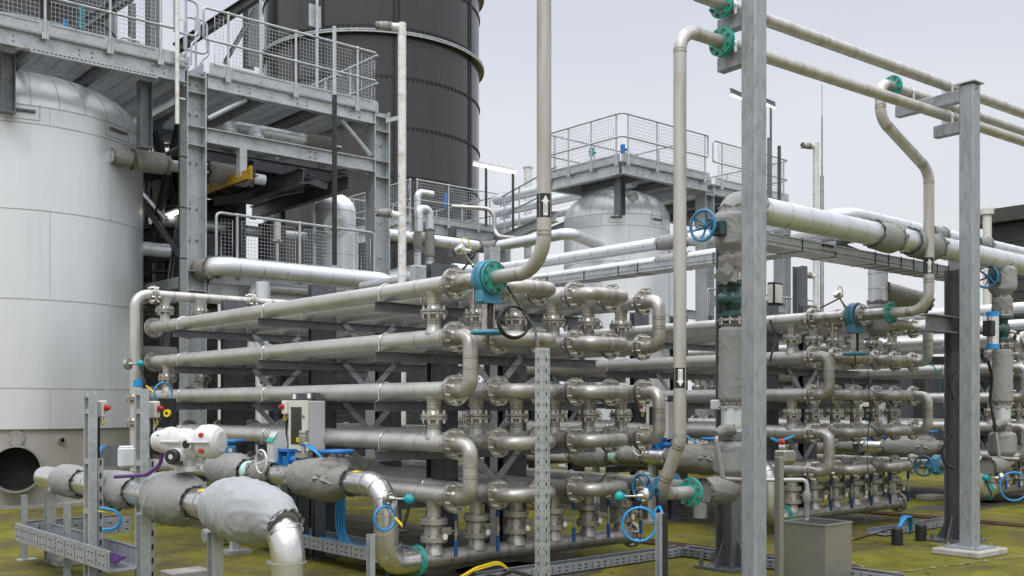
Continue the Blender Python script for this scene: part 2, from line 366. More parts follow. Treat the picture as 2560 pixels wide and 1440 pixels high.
# ================================================================ tube heat exchangers
RW = [2.762, 2.275, 1.788, 1.301, .814]; DA = .508; NI = 6
SH, IN, FL, BE, TB, BB = .084, .0685, .1425, .0685, .335, 7.03
hx = root('heat_exchanger', Q(1.27, 0, 0), 'rack of beige stainless tubes with U bends, nearest the camera, behind the perforated galvanised post', 'heat exchanger', 'tube heat exchangers')
def mk_tube():
    m = MB(); m.cyl(Q(0, .06, RW[0]), Q(0, BB-.02, RW[0]), SH, 28)
    for b in (.13, .54, 6.35, 6.75): weld(m, Q(0, b, RW[0]), V, SH)
    m.lathe(Q(0, .06, RW[0]), -V, [(0, SH), (.05, BE+.004)], 28)
    t = m.build('shell_tube', [M['steel'], M['heat']], hx)
    f = MB(); flange_one(f, Q(0, BB, RW[0]), -V, FL, SH, blind=False); f.lathe(Q(0, BB, RW[0]), V, [(.001, 0), (.001, FL*.99), (.02, FL*.99), (.02, 0)], 28); f.build('end_flange', fm(), t)
    for b in SB:
        c = MB(); q = Q(0, b, RW[0]); k = 14
        c.tube([q-Z*SH+U*(SH+.008)]+[q+(U*math.cos(a)+Z*math.sin(a))*(SH+.008) for a in [math.pi*i/k for i in range(k+1)]]+[q-Z*SH-U*(SH+.008)], .0065, 8)
        c.box(q-Z*(SH+.004), SH+.03, .02, .003); c.build('pipe_clamp', M['strap'], t)
    return t
SB = [1.12, 3.57, 6.0]
t0 = mk_tube()
for i in range(NI):
    for j in range(5):
        if i or j: dup(t0, U*DA*i+Z*(RW[j]-RW[0]), hx)
def mk_conn(b, j):
    m = MB(); z0, z1 = RW[j], RW[j+1]; r = .066
    m.lathe(Q(0, b, z0), -Z, [(SH*.5, r*1.28), (SH*.98, r*1.16), (SH*1.25, r*1.02), (SH*1.5, r), (z0-z1-SH*1.5, r), (z0-z1-SH*1.25, r*1.02), (z0-z1-SH*.98, r*1.16), (z0-z1-SH*.5, r*1.28)], 24, 0, False)
    weld(m, Q(0, b, z0-.15), Z, r); weld(m, Q(0, b, z1+.15), Z, r)
    t = m.build('connector_pipe', [M['steel2'], M['heat']], hx)
    f = MB(); flange_pair(f, Q(0, b, (z0+z1)/2), Z, .127, r, t=.02)
    a = Q(0, b, (z0+z1)/2)
    f.tube(fil([a+U*.11-V*.05+Z*.05, a+U*.15-V*.07+Z*.0, a+U*.11-V*.05-Z*.06], .03, 4), .004, 6, 1)
    f.build('flange', fm(), t); return t
c0 = mk_conn(TB, 0); c1 = mk_conn(6.55, 1)
for i in range(NI):
    for j in (0, 2):
        if i or j: dup(c0, U*DA*i+Z*(RW[j]-RW[0]), hx)
    for j in (1, 3):
        if i or j != 1: dup(c1, U*DA*i+Z*(RW[j]-RW[1]), hx)
def mk_bend(p, q):
    m = MB(); RB = .19; e = -V*(.21)
    pts = fil([p+V*.0, p+e, q+e, q], RB, 10); m.tube(pts, BE, 24)
    for s_ in (p-V*.015, q-V*.015): weld(m, s_, V, BE)
    mid = (p+q)/2+e; d = (q-p).normalized()
    for s_ in (-.05, .05): weld(m, mid+d*s_, d, BE)
    t = m.build('return_bend', [M['steel2'], M['heat']], hx)
    for c in (p, q):
        f = MB(); flange_pair(f, c+V*.012, V, FL, BE)
        f.tube(fil([c+V*.06+U*.06+Z*.11, c+Z*.165+U*.07, c-V*.05+U*.06+Z*.11], .03, 4), .004, 6, 1)
        f.build('flange', fm(), t)
    return t
for j in (1, 3): mk_bend(Q(0, 0, RW[j]), Q(0, 0, RW[j+1]))
for j in (0, 2): mk_bend(Q(5*DA, 0, RW[j]), Q(5*DA, 0, RW[j+1]))
bh = mk_bend(Q(DA, 0, RW[0]), Q(2*DA, 0, RW[0]))
for i in (1, 3):
    for j in range(5):
        if not (i == 1 and j == 0): dup(bh, U*DA*(i-1)+Z*(RW[j]-RW[0]), hx)
# front flange of the lead tube, at the gate valve
f = MB(); flange_pair(f, Q(0, .012, RW[0]), V, FL, BE); f.build('flange', fm(), hx)
# ball valves down to the bottom manifold
ZM = .225
def mk_valve():
    m = MB(); z0 = RW[4]
    m.lathe(Q(0, TB, z0), -Z, [(SH*.5, .085), (SH*.98, .077), (SH*1.25, .068), (SH*1.5, .066), (.215, .066)], 24, 0, False)
    m.lathe(Q(0, TB, z0-.215), -Z, [(0, .07), (.0, .127), (.02, .127), (.02, .122), (.026, .122), (.026, .127), (.05, .127), (.05, .098), (.075, .092), (.15, .096), (.165, .098), (.165, .127), (.19, .127), (.19, .122), (.196, .122), (.196, .127), (.216, .127), (.216, .07), (.26, .068)], 28)
    m.lathe(Q(0, TB, ZM), Z, [(.04, .1), (.08, .09), (.13, .072), (.17, .068)], 24, 0, False)
    for z in (z0-.24, z0-.405): m.bolts(Q(0, TB, z), Z, .108, 8, .011, .085, 1)
    t = m.build('ball_valve', [M['steel2'], M['bolt_d']], hx)
    h = MB(); o = Q(.02, TB, z0-.32)-V*.1
    h.cyl(o, o-V*.07, .02, 10, 0); h.box(o-V*.075, .05, .006, .035, mi=0)
    h.lathe(o-V*.085-U*.03-Z*.05, -V, [(0, 0), (0, .028), (.006, .028), (.006, 0)], 14, 2)
    g0 = o-V*.09+U*.09
    h.bar(o-V*.09, g0, .03, .012, Z, 0)
    h.cyl(g0-Z*.1, g0+Z*.1, .0125, 10, 0); h.lathe(g0-Z*.02, Z, [(-.025, .012), (-.025, .022), (.025, .022), (.025, .012)], 10, 0)
    h.cyl(g0+Z*.09, g0+Z*.235, .0195, 10, 1); h.cyl(g0-Z*.24, g0-Z*.09, .0195, 10, 1)
    h.build('valve_lever', [M['flange'], M['navy'], M['paper']], t)
    return t
v0 = mk_valve()
for i in range(1, NI): dup(v0, U*DA*i, hx)
m = MB(); m.cyl(Q(-.14, TB, ZM), Q(2.66, TB, ZM), .084, 28)
for i in range(NI):
    for s_ in (-.16, .16): weld(m, Q(DA*i+s_, TB, ZM), U, .084)
mf = m.build('bottom_manifold', [M['steel2'], M['heat']], hx)
f = MB(); flange_pair(f, Q(2.7, TB, ZM), U, FL, .084); f.lathe(Q(2.723, TB, ZM), U, [(0, .1), (.0, 0)], 20); f.build('blind_flange', fm(), mf)
# header along the far end, with its drop on the near-left side
zh = 3.19
m = MB(); m.tube(fil([Q(2.95, 6.65, zh), Q(-.42, 6.65, zh), Q(-.42, 6.65, .75)], .19, 8), .066, 22)
for i in range(NI):
    m.lathe(Q(DA*i, 6.65, zh), -Z, [(.03, .095), (.066, .085), (.1, .07), (.13, .066), (zh-RW[0]-.05, .066)], 22, 0, False)
    for s_ in (-.12, .12): weld(m, Q(DA*i+s_, 6.65, zh), U, .066)
hp = m.build('header_pipe', [M['steel'], M['heat']], hx)
for c, d in ((Q(-.16, 6.65, zh), U), (Q(1.3, 6.65, zh), U), (Q(-.42, 6.65, 1.42), Z), (Q(-.42, 6.65, 1.75), Z)):
    f = MB(); flange_pair(f, c, d, .127, .066); f.build('flange', fm(), hp)
for i in range(NI):
    f = MB(); flange_pair(f, Q(DA*i, 6.65, 2.98), Z, .127, .066)
    f.tube(fil([Q(DA*i+.1, 6.6, 3.02), Q(DA*i+.17, 6.55, 3.0), Q(DA*i+.12, 6.6, 2.9)], .03, 4), .005, 6, 1); f.build('flange', fm(), hp)
# support rack
for b in SB:
    for a in (.86, 1.83):
        m = MB(); m.chan(Q(a-.085, b+.12, .03), Q(a-.085, b+.12, 3.13), .1, .17, .01, V)
        m.box(Q(a, b+.12, .015), .14, .14, .015); m.lathe(Q(a-.02, b+.068, 3.07), -V, [(0, 0), (0, .016), (.008, .016), (.008, 0)], 10, 1)
        m.box(Q(a, b+.07, 1.6), .085, .004, 1.53)
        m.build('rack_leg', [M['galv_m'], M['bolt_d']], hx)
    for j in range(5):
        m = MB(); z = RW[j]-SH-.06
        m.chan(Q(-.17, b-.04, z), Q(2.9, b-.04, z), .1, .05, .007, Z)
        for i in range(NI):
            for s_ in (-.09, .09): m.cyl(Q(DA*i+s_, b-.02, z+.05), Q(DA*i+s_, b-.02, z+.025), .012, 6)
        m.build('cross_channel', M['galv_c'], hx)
    for j in range(4):
        z1, z0 = RW[j]-.16, RW[j+1]-.07
        z1, z0 = RW[j]-.1, RW[j]-.42
        for a, e in ((.98, 1.32), (1.72, 1.40)):
            m = MB(); m.bar(Q(a, b-.06, z1), Q(e, b-.06, z0), .072, .006, V); m.build('diagonal_brace', M['galv'], hx)
# outlet valve with a blue wheel on the last tube
q = Q(5*DA, 0, RW[4]); m = MB()
m.cyl(q-V*.04, q-V*.3, BE, 22, 0); flange_pair(m, q+V*.012, V, FL, BE)
m.build('outlet_pipe', fm(), hx)
m = MB(); c = q-V*.36
m.lathe(c, V, [(-.05, 0), (-.05, .14), (.05, .14), (.05, 0)], 26, 0); m.bbox(c-U*.1, .1, .045, .1, mi=0); m.bar(c-U*.15+V*.03, c-U*.4+V*.03, .015, .03, Z, 0); m.bar(c-U*.15-V*.03, c-U*.4-V*.03, .015, .03, Z, 0)
m.cyl(c-U*.1, c-U*.5, .014, 8, 1); ov = m.build('outlet_valve', [M['bluebody'], M['bolt']], hx)
m = MB(); handwheel(m, c-U*.42, -U, .135, .0145, 5); m.build('handwheel', M['blue'], ov)
m = MB(); m.tube(fil([c-V*.05, c-V*.4, c-V*.4-Z*.3], .15), .07, 20); m.build('outlet_spool', M['jacketd'], hx)
HX2 = dup(hx, U*PER); HX2['label'] = 'second rack of stainless tubes, seen between the two box columns'
HX3 = dup(hx, U*PER*2); HX3['label'] = 'farthest rack of stainless tubes, behind the narrower capped steel column, mostly hidden'
# ================================================================ writing on pipes: black band with white arrow
def text_mesh(txt, size):
    cu = bpy.data.curves.new('t', 'FONT'); cu.body = txt; cu.size = size; cu.align_x = 'CENTER'; cu.align_y = 'CENTER'; cu.resolution_u = 2
    ob = bpy.data.objects.new('t', cu); COL.objects.link(ob)
    dg = bpy.context.evaluated_depsgraph_get(); me = bpy.data.meshes.new_from_object(ob.evaluated_get(dg))
    vs = [v.co.copy() for v in me.vertices]; fs = [list(p.vertices) for p in me.polygons]
    bpy.data.objects.remove(ob); bpy.data.meshes.remove(me); bpy.data.curves.remove(cu)
    return vs, fs
def band(parent, base, r, z, h, az, up=True):
    # black sleeve with arrows that carry the words, wrapped round a vertical pipe; az = world angle of the arrow that faces us
    m = MB(); c = Vector((base[0], base[1], z)); m.lathe(c, Z, [(-h/2, r), (-h/2, r+.0015), (h/2, r+.0015), (h/2, r)], 32)
    o = m.build('marker_band', M['ink'], parent)
    a = MB(); t = MB(); sg = 1 if up else -1
    def wrap(x, y, rr, a0): th = a0+x/rr; return c+Vector((math.cos(th)*rr, math.sin(th)*rr, y))
    L = h*.43; w = .019
    for a0 in (az, az+R(97), az+R(194)):
        n = 6
        for (y0, y1, w0, w1) in ((-L, L*.35, w, w), (L*.35, L*.95, w*1.9, .0005)):
            vs = []
            for y, ww in ((y0, w0), (y1, w1)):
                for k in range(n+1): vs.append(wrap(-ww+2*ww*k/n, y*sg, r+.003, a0))
            a.add(vs, [(k, k+1, n+2+k, n+1+k) for k in range(n)])
        for dx, word in ((-.008, 'DIGESTER'), (.008, 'SLUDGE')):
            vs, fs = text_mesh(word, .0165)
            t.add([wrap((dx-v.y), -L*.33*sg+v.x, r+.0042, a0) for v in vs], fs)
        for s_ in (-1, 1):
            vs = [wrap(s_*.052+q, y, r+.003, a0) for y in (-h*.49, h*.49) for q in (-.0012, .0012)]
            a.add(vs, [(0, 1, 3, 2)])
    a.build('arrow', M['paper'], o); t.build('lettering', M['ink'], o)

# ================================================================ gate valves and risers
def gate_valve(C, bv, bf, label):
    q = lambda b, z=0: C+V*b+Z*(RW[0]+z)
    rt = root('gate_valve', q(bv), label, 'valve', 'blue gate valves on the exchangers')
    m = MB(); m.cyl(q(-.02), q(bv+.05), .075, 24); weld(m, q(-.06), V, .075, 0, False); m.lathe(q(-.015), -V, [(0, .09), (.04, .077)], 24)
    m.cyl(q(-.26, -.06), q(-.26, -.24), .017, 10); m.lathe(q(-.26, -.2), -Z, [(0, .017), (0, .026), (.05, .026), (.05, .017), (.1, .02), (.1, 0)], 12)
    if bf < bv-.2:
        m.cyl(q(bv-.07), q(bf+.03), .07, 24); flange_pair(m, q(bv+.08), V, .13, .07); flange_pair(m, q(bv-.09), V, .13, .07)
    m.build('spool_pipe', fm(), rt)
    m = MB(); d = -V
    m.lathe(q(bv+.055), d, [(0, 0), (0, .15), (.012, .157), (.05, .157), (.05, .15), (.06, .15), (.06, .157), (.1, .157), (.11, .15), (.11, 0)], 36)
    m.bbox(q(bv, -.145), .115, .05, .075, bev=.012); m.box(q(bv, -.21), .09, .065, .012)
    bd = m.build('valve_body', M['bluebody'], rt)
    m = MB()
    for s_ in (-1, 1): m.box(q(bv, -.335)+U*.042*s_, .006, .03, .12)
    m.box(q(bv, -.455), .05, .032, .012); m.box(q(bv+.025, -.33), .034, .004, .11); m.build('yoke', M['flange'], rt)
    m = MB(); m.cyl(q(bv, -.2), q(bv, -.62), .0095, 8); m.build('stem', M['rust'], rt)
    m = MB(); handwheel(m, q(bv, -.475), -Z, .142, .0165, 5, dish=-.0); m.build('handwheel', M['bluebody'], rt)
    return rt
def riser(label, pts, rads, r, flanges, bands, col=None):
    rt = root('riser_pipe', pts[1], label, 'pipe', 'beige riser pipes')
    m = MB(); pp = fil(pts, rads, 10); m.tube(pp, r, 28)
    P_ = [Vector(p) for p in pts]
    for i in range(1, len(P_)-1):
        for e in (P_[i-1], P_[i+1]):
            d = (e-P_[i]).normalized(); rr = rads[i-1] if isinstance(rads, list) else rads
            ang = (P_[i-1]-P_[i]).angle(P_[i+1]-P_[i]); t = min(rr/math.tan(ang/2), (e-P_[i]).length*.49); weld(m, P_[i]+d*t, d, r)
    m.build('pipe_body', [M['riser'], M['heat']], rt)
    for c, d, fr in flanges:
        m = MB(); d = Vector(d).normalized(); m.lathe(c, d, [(0, r), (0, fr), (.022, fr), (.022, r)], 30, 0); m.lathe(Vector(c)+d*.022, d, [(0, fr*.93), (.006, fr*.93)], 30, 1)
        m.bolts(Vector(c)+d*.012, d, fr*.79, 8, .0135, .075, 2); m.build('flange', [M['teal'], M['black'], M['bolt_d']], rt)
    for b in bands: band(rt, b[0], r, b[1], b[2], b[3], b[4])
    return rt
gate_valve(C0, -.46, -.57, 'blue gate valve with a teal flange and hanging wheel, on the nearest exchanger')
gate_valve(C0+U*PER, -.575, -1.05, 'blue gate valve with bare flanges both sides, on the second exchanger')
b1 = Q(0, -1.18, 0)
riser('tallest beige pipe rising out of the picture from the nearest gate valve', [Q(0, -.545, RW[0]), Q(0, -1.18, RW[0]), b1+Z*6.6], .3, .0605, [(Q(0, -.535, RW[0]), -V, .142)], [(b1, zat(516, b1.y), .195, R(-92+12), True)])
D = Vector((2.94, 2.29, 0)).normalized(); N = Vector((-D.y, D.x, 0))
C1 = Vector((2.15, 9.1, 0)); C2 = Vector((5.09, 11.39, 0)); ZP2, ZP1 = 4.92, 5.264
o2 = C1+N*.25; e2 = o2-D*.134; k2 = Vector((1.455, 8.875, 0)); B2 = Vector((1.307, 9.046, .864)); F2 = Vector((1.62, 9.316, .864))
riser('beige pipe hooked over at the top, standing left of the tallest box column', [e2+Z*ZP2, k2+Z*ZP2, k2+Z*1.34, B2, F2], [.2, .22, .16], .0565, [((e2+Z*ZP2)-D*.03, D, .13), (F2, U, .132)], [(k2, zat(945, k2.y), .175, R(-95), False)])
p3a = C1+N*.72+D*3.37+Z*5.3; p3b = Vector((4.17, 11.584, 5.3)); p3c = Vector((4.17, 11.59, 4.9)); b3 = Vector((4.857, 11.93, 0)); t3 = C0+U*PER+V*-1.06+Z*RW[0]
riser('beige pipe with a slanting offset, just left of the capped column', [p3a, p3b, p3c, b3+Z*4.38, Vector((b3.x, b3.y, RW[0])), t3], [.17, .25, .25, .34], .06, [(p3a-D*.03, D, .13), (t3, V, .135)], [(b3, zat(665, b3.y), .19, R(-106), True)])

# ================================================================ overhead pipes on box columns
def ohpipe(off, z, s0, s1, label, fl=None):
    o = C1+N*off+Z*z; rt = root('overhead_pipe', o+D*s0, label, 'pipe', 'overhead pipes')
    m = MB(); m.cyl(o+D*s0, o+D*s1, .0585, 28)
    for s_ in (s0+2.0, 5.5): weld(m, o+D*s_, D, .0585, 0, False)
    m.build('pipe_body', M['riser'], rt)
    for s_ in (-.0, 3.727):
        if s_ < s0+.05: continue
        m = MB(); c = o+D*(s_-.03); m.lathe(c, D, [(-.005, .0585), (-.005, .065), (.025, .065), (.025, .0585)], 24); m.box(c+D*.01-Z*.045, .02, .06, .045, (D, N, Z)); m.build('pipe_clamp', M['strap'], rt)
    if fl:
        m = MB(); m.lathe(o+D*s0, D, [(0, 0), (0, .13), (.022, .13), (.022, .05)], 30, 0); m.bolts(o+D*(s0+.0), D, .103, 8, .0135, .085, 1); m.build('flange', [M['teal'], M['bolt_d']], rt)
ohpipe(.25, ZP2, -.134, 9, 'lower overhead pipe in front, resting on the lowest column arms', True)
ohpipe(.25, ZP1, -.15, 9, 'upper overhead pipe in front, level with the column tops', True)
ohpipe(.72, 5.3, 3.385, 9, 'short overhead pipe behind, fed by the pipe with the slanting offset', False)
m = MB(); o = C1+N*.25+Z*ZP1-D*.15; m.tube(fil([o, o-D*.5, o-D*.5+Z*1.2], .2), .0565, 24); tag(m.build('riser_pipe', M['riser']), 'stub of pipe turning up out of the picture left of the tallest column', 'pipe', 'beige riser pipes')
def boxcol(c, ztop, z0, label, arms):
    rt = root('steel_column', c+Z*z0, label, 'column', 'box section columns')
    m = MB(); h = .0825; m.bbox(c+Z*(z0+ztop)/2, h, h, (ztop-z0)/2-.004, (D, N, Z), bev=.013)
    m.lathe(c-N*h+Z*(ztop-.07)-D*.02, -N, [(0, .011), (.002, .011), (.002, 0)], 12, 1); m.lathe(c-N*h+Z*(z0+.12)-D*.02, -N, [(0, .011), (.002, .011), (.002, 0)], 12, 1); m.build('post', [M['galv_p'], M['gap']], rt)
    m = MB(); m.box(c+Z*(ztop+.006), .112, .112, .006, (D, N, Z)); m.build('cap_plate', M['galv'], rt)
    m = MB(); m.box(c+Z*(z0+.01), .2, .2, .01, (D, N, Z))
    for i in (-1, 1):
        for j in (-1, 1): m.cyl(c+D*.16*i+N*.16*j+Z*(z0+.02), c+D*.16*i+N*.16*j+Z*(z0+.055), .014, 6)
    m.build('base_plate', M['galv_p'], rt)
    for zt, l, hh in arms:
        m = MB(); m.bbox(c+N*(h+.003+l/2)+Z*(zt-hh/2), .05, l/2, hh/2, (D, N, Z), bev=.008); m.build('arm', M['galv_p'], rt)
boxcol(C1, 5.33, 0, 'tallest grey box column, nearest the camera, its top out of the picture', [(ZP2-.085, .30, .135), (ZP1-.085, .30, .135)])
boxcol(C2, 5.22, .07, 'grey box column with a flat cap plate, on a pale concrete plinth', [(ZP2-.085, .32, .135), (ZP1-.085, .80, .135)])
m = MB(); m.bbox(C2+Z*.035, .33, .27, .035, (D, N, Z), bev=.012); tag(m.build('plinth', M['conc']), 'pale concrete plinth under the capped box column', 'plinth')
def hcol(c, zt, label, hs=.1):
    rt = root('steel_column', c, label, 'column', 'H section columns on the ground')
    m = MB(); m.ibeam(c+Z*.03, c+Z*zt, hs*2, hs*2, .009, .013, V); m.build('post', M['galv_d'], rt)
    m = MB(); m.box(c+Z*.015, .28, .24, .015)
    for i in (-1, 1):
        for j in (-1, 1): m.cyl(c+U*.22*i+V*.19*j+Z*.03, c+U*.22*i+V*.19*j+Z*.09, .02, 6)
    m.build('base_plate', M['galv_d'], rt)
    for d in (U, -U, V, -V):
        g_ = MB(); t = d.cross(Z)*.005; a = [c+d*hs+Z*.03, c+d*(hs+.15)+Z*.03, c+d*hs+Z*.3]
        g_.add([p+t for p in a]+[p-t for p in a], [(0, 1, 2), (5, 4, 3), (0, 3, 4, 1), (1, 4, 5, 2), (2, 5, 3, 0)]); g_.build('gusset', M['galv_d'], rt)
hcol(Vector((2.21, 10.4, 0)), 3.36, 'dark H section column with gussets at its foot, close behind the tallest box column')
hcol(Vector((5.40, 12.45, 0)), 3.3, 'dark H section column with gussets, close behind the capped box column')
m = MB(); q = Vector((5.40, 12.45, 2.62)); m.ibeam(q-U*.1, q-U*.75-V*.0, .2, .16); tag(m.build('steel_bracket', M['galv_d']), 'short beam bracket sticking out left behind the capped column', 'bracket')

# ================================================================ clad header pipes
def clad(parent, pts, r, rad=.25, st=.32, name='cladding', mt='clad', skip=()):
    pp = fil(pts, rad, 8); m = MB(); m.tube(pp, r, 32); ob = m.build(name, M[mt], parent)
    acc = 0; nx = st*.5; m = MB(); cnt = 0
    for a, b in zip(pp, pp[1:]):
        L = (b-a).length
        if L > .12:
            while nx < acc+L:
                strap(m, a+(b-a)*((nx-acc)/L), (b-a), r, .014); nx += st; cnt += 1
        else: nx = max(nx, acc+L+.1)
        acc += L
    if cnt: struct(m.build('steel_straps', M['strap'], ob), 'stuff')
    return ob
def jk(parent, pts, rs, mt='jacket', amp=.05, seed=0, n=64, name='jacket', **k):
    m = MB(); jacket(m, pts, rs, 0, n, amp*1.1, seed, **k); r0, r1 = (rs(0), rs(1)) if callable(rs) else (rs[0], rs[-1])
    Pt = [Vector(p) for p in pts]; cc = 0
    for c, d, r in ((Pt[0], (Pt[0]-Pt[1]).normalized(), r0), (Pt[-1], (Pt[-1]-Pt[-2]).normalized(), r1)):
        if r < .06: continue
        a = d.orthogonal().normalized(); b = d.cross(a); q = 60; vs = []
        for x, rr, am in ((-.012, .97, .02), (.012, 1.03, .05), (.035, 1.12, .10)):
            for j in range(q):
                t = 2*math.pi*j/q; w = 1+am*(math.sin(t*13+seed)*.6+math.sin(t*7+2*seed)*.5)
                vs.append(c+d*(x+.012*math.sin(t*5+seed))+(a*math.cos(t)+b*math.sin(t))*r*rr*w)
        m.add(vs, [(i*q+j, i*q+(j+1) % q, (i+1)*q+(j+1) % q, (i+1)*q+j) for i in range(2) for j in range(q)], 0, True)
        m.torus(c, d, r*1.0, .007, 30, 6, 1)
    return m.build(name, [M[mt], M['cord']], parent)
HD = Vector((2.09, 9.72, 0)); ZH = 3.56
hd = root('insulated_header', HD+Z*ZH, 'largest silver clad pipe running back to the right from behind the tallest column', 'pipe', 'insulated pipes on the right')
clad(hd, [HD+U*.3+Z*ZH, HD+U*9.5+Z*ZH], .132, st=.345)
for a, b, r, s_ in ((2.55, 3.0, .158, 1), (3.38, 3.95, .165, 2)): jk(hd, [HD+U*a+Z*ZH, HD+U*(a+.06)+Z*(ZH-.01), HD+U*(b-.1)+Z*(ZH-.02), HD+U*b+Z*ZH], [.145, r, r*1.02, .14], seed=s_, amp=.035)
jk(hd, fil([HD+U*.34+Z*ZH, HD+Z*ZH, HD+Z*(ZH-.3)], .26, 8), lambda t: .142, seed=3, amp=.02)
def drop(O, label):
    rt = root('insulated_drop', O, label, 'pipe', 'insulated drop pipes')
    jk(rt, [O+Z*3.5, O+Z*3.44, O+Z*3.2, O+Z*3.08], [.12, .17, .175, .11], seed=5, amp=.07)
    jk(rt, [O+Z*3.10, O+Z*3.05, O+Z*2.93, O+Z*2.86], [.1, .13, .125, .12], 'jacketd', .09, 6)
    m = MB(); m.cyl(O+Z*2.9, O+Z*2.3, .06, 20)
    for z in (2.85, 2.47): m.lathe(O+Z*z, Z, [(-.022, .07), (-.022, .14), (.0, .14), (.0, .07)], 26, 0); m.bolts(O+Z*z, Z, .115, 8, .012, .1, 1)
    m.build('pipe_body', [M['flange'], M['bolt']], rt)
    m = MB(); m.lathe(O+Z*2.82, -Z, [(0, .14), (.03, .14), (.03, .075), (.08, .07), (.15, .1), (.2, .1), (.27, .07), (.3, .075), (.3, .14), (.33, .14), (.33, .06)], 26); m.cyl(O+Z*2.65-U*.18-V*.02, O+Z*2.65+U*.05, .055, 16); m.sphere(O+Z*2.65-U*.17-V*.02, .06, 14)
    m.build('check_valve', M['dkgreen'], rt)
    jk(rt, [O+Z*2.40, O+Z*2.37, O+Z*1.72, O+Z*1.66], [.10, .128, .132, .105], seed=7, amp=.05)
    m = MB(); m.cyl(O+Z*1.68, O+Z*1.4, .104, 26, 0); strap(m, O+Z*1.46, Z, .104, .03, 1); m.build('cladding', [M['clad'], M['strap']], rt)
    jk(rt, [O+Z*1.42, O+Z*1.4, O+Z*1.3], [.09, .095, .09], seed=8, amp=.03)
    jk(rt, [O+Z*1.32, O+Z*1.27, O+Z*1.05, O+Z*.93], [.11, .17, .178, .1], seed=9, amp=.06)
    jk(rt, fil([O+Z*1.0, O+Z*.864-U*.0, O-U*.42+Z*.864], .15, 8), lambda t: .108+.02*math.sin(t*3.1), 'jacketd', .06, 10)
    m = MB(); c = O+Z*3.31; m.cyl(c-U*.1, c-U*.3, .03, 12); m.bbox(c-U*.2, .05, .06, .07, bev=.01); m.box(c-U*.27+Z*.03, .05, .02, .02); m.build('valve_mount', M['dkgreen'], rt)
    m = MB(); m.cyl(c-U*.3, c-U*.5, .011, 8, 1); handwheel(m, c-U*.44, -U, .139, .0145, 6, 0); m.build('handwheel', [M['blue'], M['bolt_d']], rt)
    m = MB(); m.tube(fil([O-U*.16-V*.08+Z*1.4, O-U*.3-V*.04+Z*1.36, O-U*.22-V*.06+Z*.97, O+U*.1-V*.16+Z*.95], .05, 5), .022, 12); m.build('condensate_pipe', M['steel'], rt)
    jk(rt, [O-U*.06-V*.05+Z*1.42, O-U*.2-V*.05+Z*1.42, O-U*.3-V*.04+Z*1.38], [.05, .06, .045], 'jacketd', .1, 12, 24)
    return rt
dr = drop(HD, 'grey padded pipe drop with a blue handwheel, left behind the tallest box column')
d2 = dup(dr, U*PER); d2['label'] = 'grey padded pipe drop at the right edge, beyond the capped box column'
# torn insulation cover hanging off the near drop
m = MB()
for k, (dx, dz, tw) in enumerate(((-.16, 2.98, .3), (-.2, 2.9, .9), (-.26, 2.84, -.5), (-.1, 2.88, 1.4))):
    a = Vector((math.cos(tw), .3, math.sin(tw))).normalized(); b = a.cross(Vector((0, 1, .3))).normalized(); c = HD+U*dx-V*.08+Z*dz
    m.box(c, .075, .045, .008, (a, b, a.cross(b)), 0)
tag(m.build('torn_cover', [M['jacketd'], M['foil']]), 'torn open insulation cover hanging off the padded drop near the blue handwheel', 'cover')
h2 = Vector((5.64, 13.5, 3.99))
rt = root('insulated_pipe', h2, 'upper silver crossing pipe, turning back to run above the largest clad pipe', 'pipe', 'insulated pipes on the right')
ca = Vector((2.297, 14.0, 3.91)); cc = ca-V*2.55; clad(rt, [ca+V*4.3-U*.6, ca+V*4.3, cc, cc+U*8.6], .085, .2, .34); h2 = cc+U*2.18
jk(rt, [ca+V*.35, ca+V*.3, ca-V*.1, ca-V*.15], [.085, .105, .107, .085], seed=1, amp=.04)
for a, b in ((.05, .4), (1.35, 1.7)): jk(rt, [h2+U*(a-.3), h2+U*(b-.3)], [.097, .1], seed=a, amp=.05)
for nm, o, r, s_, lab in (('b', Vector((2.26, 13.8, 3.62)), .083, 2, 'lower of two parallel silver pipes, just above the cable tray'),):
    rt = root('insulated_pipe', o, lab, 'pipe', 'insulated pipes crossing the middle')
    clad(rt, [o+V*4.3-U*.6, o+V*4.3, o-V*2.1], r, .2, .36)
    jk(rt, [o+V*.35, o+V*.3, o-V*.1, o-V*.15], [r, r*1.22, r*1.25, r], seed=s_, amp=.04)
    if s_ == 2: jk(rt, [o-V*1.75, o-V*1.8, o-V*2.4, o-V*2.55], [r, r*1.35, r*1.5, r], seed=4, amp=.05)
# riser stubs behind: jacketed vertical legs hanging from the header
rt = root('insulated_pipe', Vector((4.86, 13.6, 2.7)), 'grey padded vertical leg above the second exchanger, under the largest clad pipe', 'pipe', 'insulated pipes on the right')
o = Vector((4.86, 13.6, 0))
clad(rt, [o+Z*3.5, o+Z*2.95], .125, .1, .2); jk(rt, [o+Z*3.0, o+Z*2.96, o+Z*2.66, o+Z*2.58], [.13, .155, .155, .1], seed=2, amp=.04)
jk(rt, [o+Z*3.2+U*.1, o+Z*3.15+U*.3, o+Z*3.1+U*1.2], [.12, .15, .14], 'jacketd', .05, 3)
o = Vector((6.05, 13.85, 0))
m = MB(); m.cyl(o+Z*3.62, o+Z*2.85, .14, 26); m.lathe(o+Z*2.85, -Z, [(0, .14), (.03, .11), (.03, 0)], 26); tag(m.build('insulated_pipe', M['jacket']), 'padded grey stub hanging below the largest clad pipe right of the slanting riser', 'pipe', 'insulated pipes on the right')

